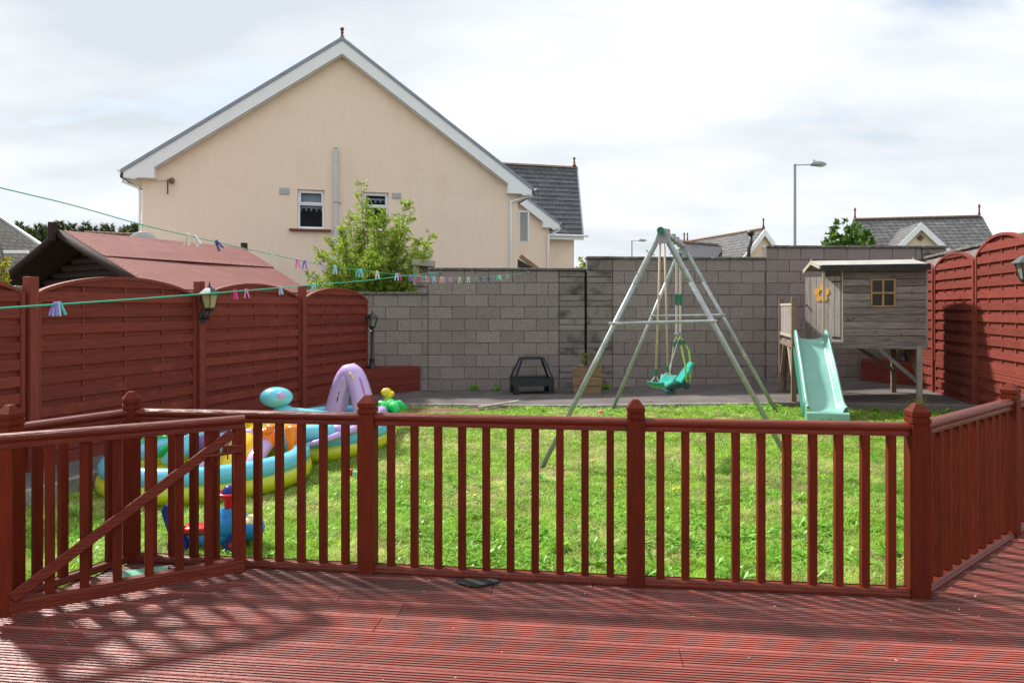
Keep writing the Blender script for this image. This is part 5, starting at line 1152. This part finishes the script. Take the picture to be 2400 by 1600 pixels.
# near swing: flat seat hung from two ropes
def grip(a, b2, r=.016):
    mb = MB()
    for k in range(4): mb.tube([Vector(a).lerp(Vector(b2), k/4+.02), Vector(a).lerp(Vector(b2), k/4+.22)], r, 8)
    return mb
s1_ = P(1536,905,7.0); n1 = thing('rope_swing', 'turquoise moulded swing seat on two long ropes, front of the frame', 'swing', s1_); so_ = Vector(s1_)
def sq_(v): return Vector(v)-so_
r1t, r1b = P(1547,560,7.02), P(1537,866,7.0); r2t, r2b = P(1557,566,7.45), P(1564,858,7.5)
for (a, b2, e1, e2, d) in ((r1t, r1b, (1523,898), (1549,901), 7.0), (r2t, r2b, (1552,884), (1582,886), 7.5)):
    mid = a.lerp(b2,.5)+Vector((.006,0,0)); obj('rope', MB().tube([sq_(a), sq_(mid), sq_(b2)], .0115, 8), rope_m, n1, smooth=True)
    obj('rope_grip', grip(sq_(b2+Vector((0,0,.0))), sq_(b2-Vector((0,0,.07))), .017), swing_green, n1, smooth=True, auto=50)
    for e_ in (e1, e2): obj('rope_tail', MB().tube([sq_(b2-Vector((0,0,.06))), sq_(P(*e_,d))], .006, 6), rope_pale, n1)
# seat: dished board running along the beam, upturned at both ends
c0, c1_ = P(1535,912,6.93), P(1568,893,7.58); ax_ = (c1_-c0); Ls = ax_.length; ax_.normalize(); sx_ = Vector((1,-.25,-.06)).normalized(); upv = sx_.cross(ax_); upv = upv if upv.z > 0 else -upv
vs_ = []; nu, nv_ = 13, 9
for i in range(nu):
    u = i/(nu-1); e_ = abs(2*u-1); wv_ = .085*(1+.12*e_**4-.18*math.sin(math.pi*u)); lift = .060*e_**6-.020*(1-e_**2)
    for j in range(nv_):
        v_ = 2*j/(nv_-1)-1; vs_.append(sq_(c0+ax_*Ls*u+sx_*wv_*v_+upv*(lift+.012*v_*v_)))
fs = [(i*nv_+j, i*nv_+j+1, (i+1)*nv_+j+1, (i+1)*nv_+j) for i in range(nu-1) for j in range(nv_-1)]
o = obj('seat', MB().add(vs_, fs), swing_teal, n1, smooth=True); m_ = o.modifiers.new('thick','SOLIDIFY'); m_.thickness = .026; m_.offset = -1; m_ = o.modifiers.new('sub','SUBSURF'); m_.levels = 1; m_.render_levels = 1
# far swing: toddler seat with a high back
s2_ = P(1585,905,9.25); n2 = thing('toddler_swing', 'dark green toddler swing seat with high back and lime straps, behind the front swing', 'swing', s2_); so2 = Vector(s2_)
def s2(px, py, d=9.25): return P(px, py, d)-so2
for (px0, px1, yt, yb_, d) in ((1585,1585,586,783,9.05), (1594,1594,590,778,9.5)):
    for o_ in (-.006, .010):
        obj('rope', MB().tube([s2(px0,yt,d)+Vector((o_,0,0)), s2(px1,yb_,d)+Vector((o_,0,0))], .006, 6), rope_pale, n2)
    obj('rope_grip', grip(s2(px0,yt+3,d), s2(px0,yt+17,d), .020), swing_green, n2, smooth=True, auto=50)
    obj('rope_adjuster', MB().box(s2(px0+1,697,d), (.05,.02,.10), ch=.008).box(s2(px0+1,710,d), (.035,.02,.06), ch=.006), swing_green, n2)
    obj('ring', MB().tube([s2(px1,783,d)+Vector((.022*math.cos(a),0,.022*math.sin(a))) for a in np.linspace(0,2*math.pi,12,endpoint=False)], .004, 6, closed=True), galv, n2, smooth=True)
    obj('front_rope', MB().tube([s2(px1,789,d), s2(px1-5,800,d), s2(1569 if d < 9.2 else 1562,884,d)], .006, 6), rope_pale, n2)
    e_ = (1601,846) if d < 9.2 else (1619,848)
    obj('strap', MB().tube([s2(px1,789,d), s2(px1+9,800,d), s2(px1+ (14 if d < 9.2 else 21),822,d), s2(e_[0]+ (5 if d < 9.2 else 0),e_[1]+10,d), s2(e_[0]+8 if d<9.2 else e_[0]-2, e_[1]+50,d)], [.006,.008,.013,.013,.012], 6), strap_m, n2, smooth=True)
    obj('rope_grip', grip(s2(px1+6,797,d), s2(px1+12,807,d), .016), swing_green, n2, smooth=True, auto=50); obj('rope_grip', grip(s2(px1-4,800,d), s2(px1-6,812,d), .016), swing_green, n2, smooth=True, auto=50)
obj('bucket', MB().beam(s2(1562,905), s2(1600,897), .30, .085, ch=.03).beam(s2(1596,905), s2(1607,893), .28, .13, ch=.03).box(s2(1567,916), (.13,.30,.05), ch=.02), swing_navy, n2)
obj('backrest', MB().beam(s2(1588,898), s2(1612,864), .30, .035, ch=.014).beam(s2(1609,868), s2(1621,849), .20, .035, ch=.016), swing_teal, n2)
obj('seat_rim', MB().tube([s2(1553,893,9.05), s2(1566,888,9.05), s2(1590,896,9.05), s2(1590,892,9.45), s2(1566,884,9.45), s2(1553,889,9.45)], .016, 8, closed=True), swing_teal, n2, smooth=True)

# ---------------- steel fire pit
fp = thing('fire_pit', 'black steel fire pit grill on four broad legs against the block wall', 'fire pit', P(1246,921,12.25), R(9)); fp.location.z = float(patio_z(.35))+.0
wd, dp, h1, h2 = .72, .52, .285, .645
for (x, y) in ((-1,-1),(1,-1),(1,1),(-1,1)): obj('leg', MB().box((x*(wd/2-.04), y*(dp/2-.012), h1/2), (.08,.024,h1), ch=.002).box((x*(wd/2-.010), y*(dp/2-.065), h1/2), (.018,.075,h1-.002), ch=.002), firepit_m, fp)
for y in (-1, 1): obj('side_plate', MB().box((0, y*(dp/2-.010), h1-.065), (wd-.17,.014,.128)), firepit_m, fp)
for x in (-1, 1): obj('side_plate', MB().box((x*(wd/2-.008), 0, h1-.065), (.014,dp-.20,.128)), firepit_m, fp)
for (x, y) in ((-1,-1),(1,-1),(1,1),(-1,1)): obj('upright', MB().beam((x*(wd/2-.03), y*(dp/2-.03), h1+.002), (x*(wd/2-.17), y*(dp/2-.13), h2-.02), .012, .065, up=(0,-y,.3)).beam((x*(wd/2-.012), y*(dp/2-.05), h1+.002), (x*(wd/2-.155), y*(dp/2-.15), h2-.02), .065, .012, up=(x,0,.3)), firepit_m, fp)
obj('top_frame', MB().box((0,-(dp/2-.13),h2-.01), (wd-.30,.05,.03), ch=.003).box((0,(dp/2-.13),h2-.01), (wd-.30,.05,.03), ch=.003).box((-(wd/2-.17),0,h2-.008), (.05,dp-.32,.028)).box(((wd/2-.17),0,h2-.008), (.05,dp-.32,.028)), firepit_m, fp)
gr = obj('grate', MB().box((0,0,h1-.02), (wd-.05,dp-.05,.008)), black_m, fp)
for k in range(17): obj('grate_bar', MB().tube([(-.30+.0375*k,-.20,h1+.006),(-.30+.0375*k,.21,h1+.03)], .005, 5), black_m, gr)
# ---------------- wooden planter
pl = thing('wooden_planter', 'small square grooved wood planter with weeds, behind the left swing leg', 'planter', P(1377,921,12.15), R(-7)); pl.location.z = float(patio_z(1.3))
pw, phh = .50, .47
for k in range(3):
    z = phh*(k+.5)/3; bh = phh/3-.006; ww = pw-(.03 if k == 0 else 0)
    for (rot, nm) in ((0,'f'),(math.pi/2,'r'),(math.pi,'b'),(-math.pi/2,'l')):
        Mr = Matrix.Rotation(rot,4,'Z'); mb = MB().box((0,-ww/2+.012,z), (ww-.026 if nm in 'rl' else ww,.022,bh), Mr, ch=.002)
        for g_ in range(6): mb.box((0,-ww/2-.001,z-bh/2+bh*(g_+.6)/6.2), (ww-.03,.006,.011), Mr)
        obj('board', mb, plant_wood, pl)
for (x, y) in ((-1,-1),(1,-1),(1,1),(-1,1)): obj('corner_post', MB().box((x*(pw/2-.045),y*(pw/2-.045),phh/2-.003), (.04,.04,phh-.01)), plant_wood, pl)
obj('soil', MB().box((0,0,phh-.08), (pw-.06,pw-.06,.02)), dirt_m, pl)
tips = [Vector((pl.location.x+random.uniform(-.2,.22), pl.location.y+random.uniform(-.2,.2), pl.location.z+phh+random.uniform(.08,.30))) for k in range(14)]
crown_from_shoots('planter_weeds', 'thin dry weeds growing in the wooden planter', 'plant', pl.location+Vector((0,0,phh-.07)), tips[:9], vine_m, 126, .028, .009, stem=.003, seed=31, parts=('stems','leaves'), bend=.1, spread=.35)

# ---------------- inflatable paddling pool
gz = -.15
pool = thing('paddling_pool', 'blue and lime inflatable paddling pool with yellow slide on the lawn', 'paddling pool', (-2.7,7.4,gz)); pz = Vector((-2.7,7.4,gz))
def pr_(x, y, z): return Vector((x,y,z))-pz
lobes = [(-2.93,6.62,.86,.86), (-2.28,8.45,.74,1.10)]
def ring(cx, cy, rx, ry, z, r, n=72, m=14):
    vs_ = []; fs = []
    for i in range(n):
        a = 2*math.pi*i/n; c = Vector((cx+rx*math.cos(a), cy+ry*math.sin(a), z)); rd = Vector((math.cos(a), math.sin(a), 0)); w_ = 1+.025*math.sin(i*math.pi)+.012*math.sin(i*2.7)
        for k in range(m):
            t = 2*math.pi*k/m; vs_.append(c-pz+rd*r*w_*math.cos(t)+Vector((0,0,r*w_*math.sin(t))))
    for i in range(n):
        j = (i+1) % n
        for k in range(m): l = (k+1) % m; fs.append((i*m+k, j*m+k, j*m+l, i*m+l))
    return MB().add(vs_, fs)
for q_, (cx, cy, rx, ry) in enumerate(lobes):
    obj('lower_tube', ring(cx, cy, rx, ry, gz+.075, .095), lime_v, pool, smooth=True); obj('upper_tube', ring(cx, cy, rx-.015, ry-.015, gz+.205, .092), cyan_v, pool, smooth=True)
    fl2 = MB(); fl2.lathe([(1.0,.035),(1.0,.05)], 48); fl2.v = [(x*(rx-.03), y*(ry-.03), z) for x, y, z in fl2.v]; obj('floor', fl2, yellow_v, pool, pr_(cx, cy, gz))
# yellow slide across the waist, steps and bumps
obj('slide_hump', MB().tube([pr_(-3.35,7.75,gz+.12), pr_(-2.95,7.62,gz+.20), pr_(-2.60,7.52,gz+.23), pr_(-2.25,7.50,gz+.22), pr_(-1.95,7.50,gz+.12)], [.06,.20,.23,.21,.05], 18), yellow_v, pool, smooth=True)
obj('slide_tongue', MB().tube([pr_(-2.72,7.5,gz+.24), pr_(-2.78,7.15,gz+.20), pr_(-2.80,6.85,gz+.10), pr_(-2.80,6.65,gz+.06)], [.18,.17,.14,.08], 16), yellow_v, pool, smooth=True)
for sx2 in (-.24, .24): obj('slide_side', MB().tube([pr_(-2.72+sx2,7.45,gz+.33), pr_(-2.78+sx2,7.1,gz+.27), pr_(-2.80+sx2,6.8,gz+.15), pr_(-2.80+sx2,6.6,gz+.10)], [.03,.085,.08,.03], 12), purple_v, pool, smooth=True)
# purple arch with painted drips
ar = []
for k in range(15):
    t = math.pi*k/14; ar.append(pr_(-2.18-(.235-.05*math.sin(t))*math.cos(t)+.03*math.sin(t), 9.15+.10*math.cos(t), gz+.03+(.72+.04*math.sin(2*t-1))*math.sin(t)**.85))
rad_ = [.150-.016*math.sin(math.pi*k/14) for k in range(15)]
arch = obj('arch', MB().tube(ar, rad_, 16), purple_v, pool, smooth=True)
for k, (i0, i1, off, m_) in enumerate(((6,4.4,.1,yellow_v),(6.6,5,.6,yellow_v),(8,9.4,-.2,yellow_v),(9,11.6,.5,magenta_v),(3,1.6,.2,navy_v))):
    pp = []
    for u in [k_/5 for k_ in range(6)]:
        f = i0+(i1-i0)*u; i = min(int(f), 13); c = ar[i].lerp(ar[i+1], f-i); dirp = Vector((math.sin(off), -math.cos(off), .35*math.cos(math.pi*f/14*0))).normalized(); pp.append(c+dirp*(rad_[i]+.001))
    obj('drip_print', MB().tube(pp, [.008,.014,.010,.015,.010,.003], 6), m_, arch, smooth=True)
# rounded head on its neck
hd_ = obj('head', MB().ell(pr_(-2.745,7.95,gz+.615), (.19,.15,.118), n=24, m=14), cyan_pale, pool, smooth=True)
obj('cheek_spot', MB().ell(pr_(-2.65,7.825,gz+.645), (.055,.02,.045), n=14, m=8), purple_v, hd_, smooth=True)
obj('neck', MB().tube([pr_(-2.72,7.98,gz+.50), pr_(-2.62,7.95,gz+.38), pr_(-2.40,8.02,gz+.34), pr_(-2.15,8.15,gz+.30), pr_(-1.98,8.3,gz+.22)], [.08,.13,.13,.11,.05], 14), cyan_pale, pool, smooth=True)
for (x, y, r_) in ((-2.45,7.89,.05), (-2.2,8.03,.045)): obj('body_spot', MB().ell(pr_(x, y, gz+.40), (r_,r_,.03), n=12, m=6), purple_v, pool, smooth=True)
# striped serpent along the near rim, ball cushions, orange cups, green star
obj('side_creature', MB().tube([pr_(-3.45,6.75,gz+.12), pr_(-3.33,6.92,gz+.24), pr_(-3.16,7.10,gz+.32), pr_(-3.02,7.0,gz+.26), pr_(-2.98,6.85,gz+.20)], [.04,.11,.12,.09,.03], 14), cyan_pale, pool, smooth=True)
obj('creature_fin', MB().ell(pr_(-3.15,6.96,gz+.28), (.10,.05,.08), n=14, m=8), violet_v, pool, smooth=True)
obj('waist_tube', MB().tube([pr_(-3.0,7.28,gz+.26), pr_(-2.5,7.22,gz+.30), pr_(-2.05,7.35,gz+.30), pr_(-1.75,7.75,gz+.30), pr_(-1.62,8.2,gz+.30)], [.08,.10,.10,.09,.07], 14), cyan_pale, pool, smooth=True)
for (x, y) in ((-2.75,7.16),(-2.3,7.18),(-1.88,7.44)): obj('waist_spot', MB().ell(pr_(x, y, gz+.34), (.10,.06,.05), n=14, m=8), purple_v, pool, smooth=True)
obj('tail', MB().tube([pr_(-2.35,7.15,gz+.16), pr_(-2.0,7.2,gz+.25), pr_(-1.75,7.55,gz+.31), pr_(-1.60,7.95,gz+.40), pr_(-1.55,8.15,gz+.42)], [.02,.035,.045,.05,.07], 10), violet_v if False else purple_v, pool, smooth=True)
obj('orange_cup', MB().lathe([(.06,0),(.085,.14),(.105,.26),(.10,.29),(.06,.30)], 14, pr_(-2.22,6.98,gz+.16)), orange_v, pool, smooth=True)
obj('orange_crab', MB().ell(pr_(-2.52,7.05,gz+.30), (.09,.06,.12), n=12, m=8).tube([pr_(-2.52,7.02,gz+.36), pr_(-2.46,6.98,gz+.44)], [.03,.045], 8).tube([pr_(-2.58,7.02,gz+.36), pr_(-2.63,6.98,gz+.43)], [.03,.04], 8), orange_v, pool, smooth=True)
obj('small_cup', MB().lathe([(.05,0),(.06,.12),(.055,.14)], 12, pr_(-1.62,7.95,gz+.26)), orange_v, pool, smooth=True)
st = MB()
for k in range(5):
    a = 2*math.pi*k/5+.4; st.tube([pr_(-1.62,9.05,gz+.33), pr_(-1.62+.13*math.cos(a),9.05+.16*math.sin(a),gz+.36), pr_(-1.62+.22*math.cos(a),9.05+.25*math.sin(a),gz+.31)], [.075,.07,.035], 10)
obj('green_star', st, green_v, pool, smooth=True)
obj('yellow_valve', MB().ell(pr_(-1.72,9.35,gz+.50), (.075,.06,.06), n=14, m=8).tube([pr_(-1.72,9.35,gz+.40), pr_(-1.62,9.3,gz+.50)], [.05,.03], 8), yellow_v, pool, smooth=True)
gring = thing('inflatable_ring', 'small bright green inflatable ring lying left of the pool', 'pool ring', (-3.72,7.15,-.03))
obj('ring', MB().tube([(.13*math.cos(a),.13*math.sin(a),.10) for a in np.linspace(0,2*math.pi,24,endpoint=False)], .07, 12, closed=True), green_v, gring, (0,0,0), smooth=True).rotation_euler = (.35,0,0)

# ---------------- ride-on toy behind the gate
ty = thing('ride_on_toy', 'blue and red plastic ride-on toy on the grass behind the open gate', 'ride-on toy', (-2.10,4.72,-.165), R(4)); ty.scale = (.84,.84,.84)
def e2(name, mb, m, par=ty, sm=True, au=45): return obj(name, mb, m, par, smooth=sm, auto=au)
e2('chassis', MB().tube([(-.22,0,.10),(-.05,0,.09),(.12,0,.11),(.30,0,.15)], [.06,.075,.085,.08], 14), blue_p)
e2('seat', MB().box((-.07,0,.175), (.26,.17,.05), ch=.02), red_p)
e2('back_handle', MB().prism([(-.245,.10),(-.215,.08),(-.235,.24),(-.275,.37),(-.315,.39),(-.345,.34),(-.31,.22),(-.275,.12)], -.075, .075, 'y'), blue_dark)
e2('body', MB().ell((.19,0,.20), (.15,.11,.13), n=18, m=10).lathe([(.10,.22),(.085,.30),(.065,.335),(.06,.34)], 14, (.17,0,0)), blue_p)
e2('nose', MB().ell((.34,0,.165), (.115,.12,.10), n=18, m=10), blue_p)
e2('nose_stripe', MB().ell((.345,0,.195), (.095,.10,.082), n=18, m=10), plain('cream_plastic', (.78,.72,.35), .3))
e2('steering_column', MB().tube([(.17,0,.33),(.165,0,.44)], .040, 14), red_p)
wh = e2('steering_wheel', MB().tube([(.165+.10*math.cos(a),.10*math.sin(a),.455) for a in np.linspace(0,2*math.pi,20,endpoint=False)], .018, 8, closed=True).box((.165,0,.452),(.18,.03,.02)), red_p)
obj('horn_cap', MB().lathe([(.055,0),(.052,.02),(.04,.05),(.018,.066),(.004,.07)], 14, (.165,0,.455)), blue_dark, wh, smooth=True)
for (x, y) in ((-.20,-.10),(-.20,.10),(.24,-.115),(.24,.115)):
    wl = e2('wheel', MB().tube([(x,y-.03,.075),(x,y+.03,.075)], .075, 18), blue_dark); obj('hub', MB().tube([(x,y-.036,.075),(x,y+.036,.075)], .028, 12), red_p, wl)

# ---------------- small things
o = obj('roofing_scrap', MB().prism([(-.115,.035),(-.10,-.01),(-.04,-.055),(.01,-.06),(.12,.0),(.125,.03),(.0,.045)], .002, .010, 'z'), asphalt, None, P(1117,1362,3.72)); o.location.z = .004
tag(o, 'torn dark scrap of roofing felt lying on the deck', 'felt scrap')
o = obj('picture_book', MB().box((0,0,.004), (.26,.17,.008)), M('book_cover', (.10,.45,.30), (.30,.50,.38), 9, .3, var2=(.12,.30,.10), scale2=14), None, (-2.08,3.83,.004), (0,0,R(22))); tag(o, 'flat green board book lying on the deck behind the gate', 'book')
o = obj('wood_stick', MB().beam((-.045,0,.006),(.045,.006,.006),.010,.006), pale_wood, None, P(803,1337,3.90)); o.location.z = .003; tag(o, 'short pale wooden stick on the deck by the railing', 'stick')
a, b2 = P(1121,956,10.55), P(1216,941,10.75)
o = obj('loose_plank', MB().beam((0,0,0), b2-a, .07, .022, ch=.003), M('grey_plank', (.36,.34,.31), (.22,.20,.18), 8, .85), None, a+Vector((0,0,.012))); tag(o, 'weathered grey plank lying on worn earth at the patio edge', 'plank')
t = thing('toy_figure', 'tiny red and green toy dropped on the lawn by the pool', 'toy', P(828,1112,6.75)); t.location.z = float(lawn_z(t.location.x, t.location.y))
obj('red_part', MB().lathe([(.012,.02),(.022,.05),(.016,.08),(.004,.09)], 8, (-.02,0,0)), red_p, t, smooth=True); obj('green_part', MB().box((.02,0,.045), (.06,.04,.05), ch=.01), plain('mint_plastic', (.25,.70,.45), .4), t)
o = obj('pink_toy', MB().lathe([(.03,0),(.05,.012),(.045,.024),(.01,.028)], 12), plain('pink_plastic', (.70,.10,.22), .4), None, P(1408,978,10.0), smooth=True); o.location.z = float(lawn_z(o.location.x, o.location.y))+.03; tag(o, 'small pink plastic disc lying on the grass by the railing', 'toy')
wp_ = P(988,650,13.3); bxw = thing('wooden_nest_box', 'broken pale wooden post with a slanted cap board above the wall', 'wooden post', wp_, R(4))
obj('post', MB().box((-.10,0,.05), (.12,.10,.42), ch=.006), pale_wood, bxw); obj('cap_board', MB().box((.02,-.03,.28), (.44,.16,.12), Matrix.Rotation(R(5),4,'Y'), ch=.006), M('lichen_wood', (.48,.47,.38), (.33,.32,.25), 9, .9, .6, 30, (1,7,7)), bxw); obj('back_board', MB().box((.12,.06,.12), (.26,.03,.22), ch=.004), grey_wood, bxw)
tm_ = 0
for (px, py, d, s, lab) in ((1108,917,12.65,.10,'small green weed at the wall foot, left of the fire pit'), (1166,917,12.65,.07,'tiny green weed at the wall foot, beside the fire pit'), (1418,912,12.6,.07,'tiny green weed at the wall foot, right of the planter')):
    b0 = P(px, py, d); b0.z = float(patio_z(b0.x)); s *= .7; tips = [b0+Vector((random.uniform(-s,s)*.8, random.uniform(-.05,.02), random.uniform(.4,1)*s*1.3)) for k in range(5)]
    crown_from_shoots('wall_weed', lab, 'weed', b0, tips, weed_m, 70, .035, .02, stem=.003, seed=40+int(px), parts=('stems','leaves'), bend=.05)
b0 = P(2150,938,9.75); b0.z = float(lawn_z(b0.x, b0.y)); n = 90; az = rng.random(n)*2*np.pi; D = unit(np.stack([np.cos(az)*.5, np.sin(az)*.5, 1+0*az], 1)); N = unit(np.cross(D, rng.normal(size=(n,3)))); C = rng.normal(size=(n,3))*np.array([[.05,.04,0]])
tt_ = obj('grass_tuft', leaves_mesh('grass_tuft', C, D, N, .12+.14*rng.random(n), .006+.006*rng.random(n), grass_m), None, None, b0); tag(tt_, 'tall grass tuft at the foot of the playhouse front leg', 'grass tuft')
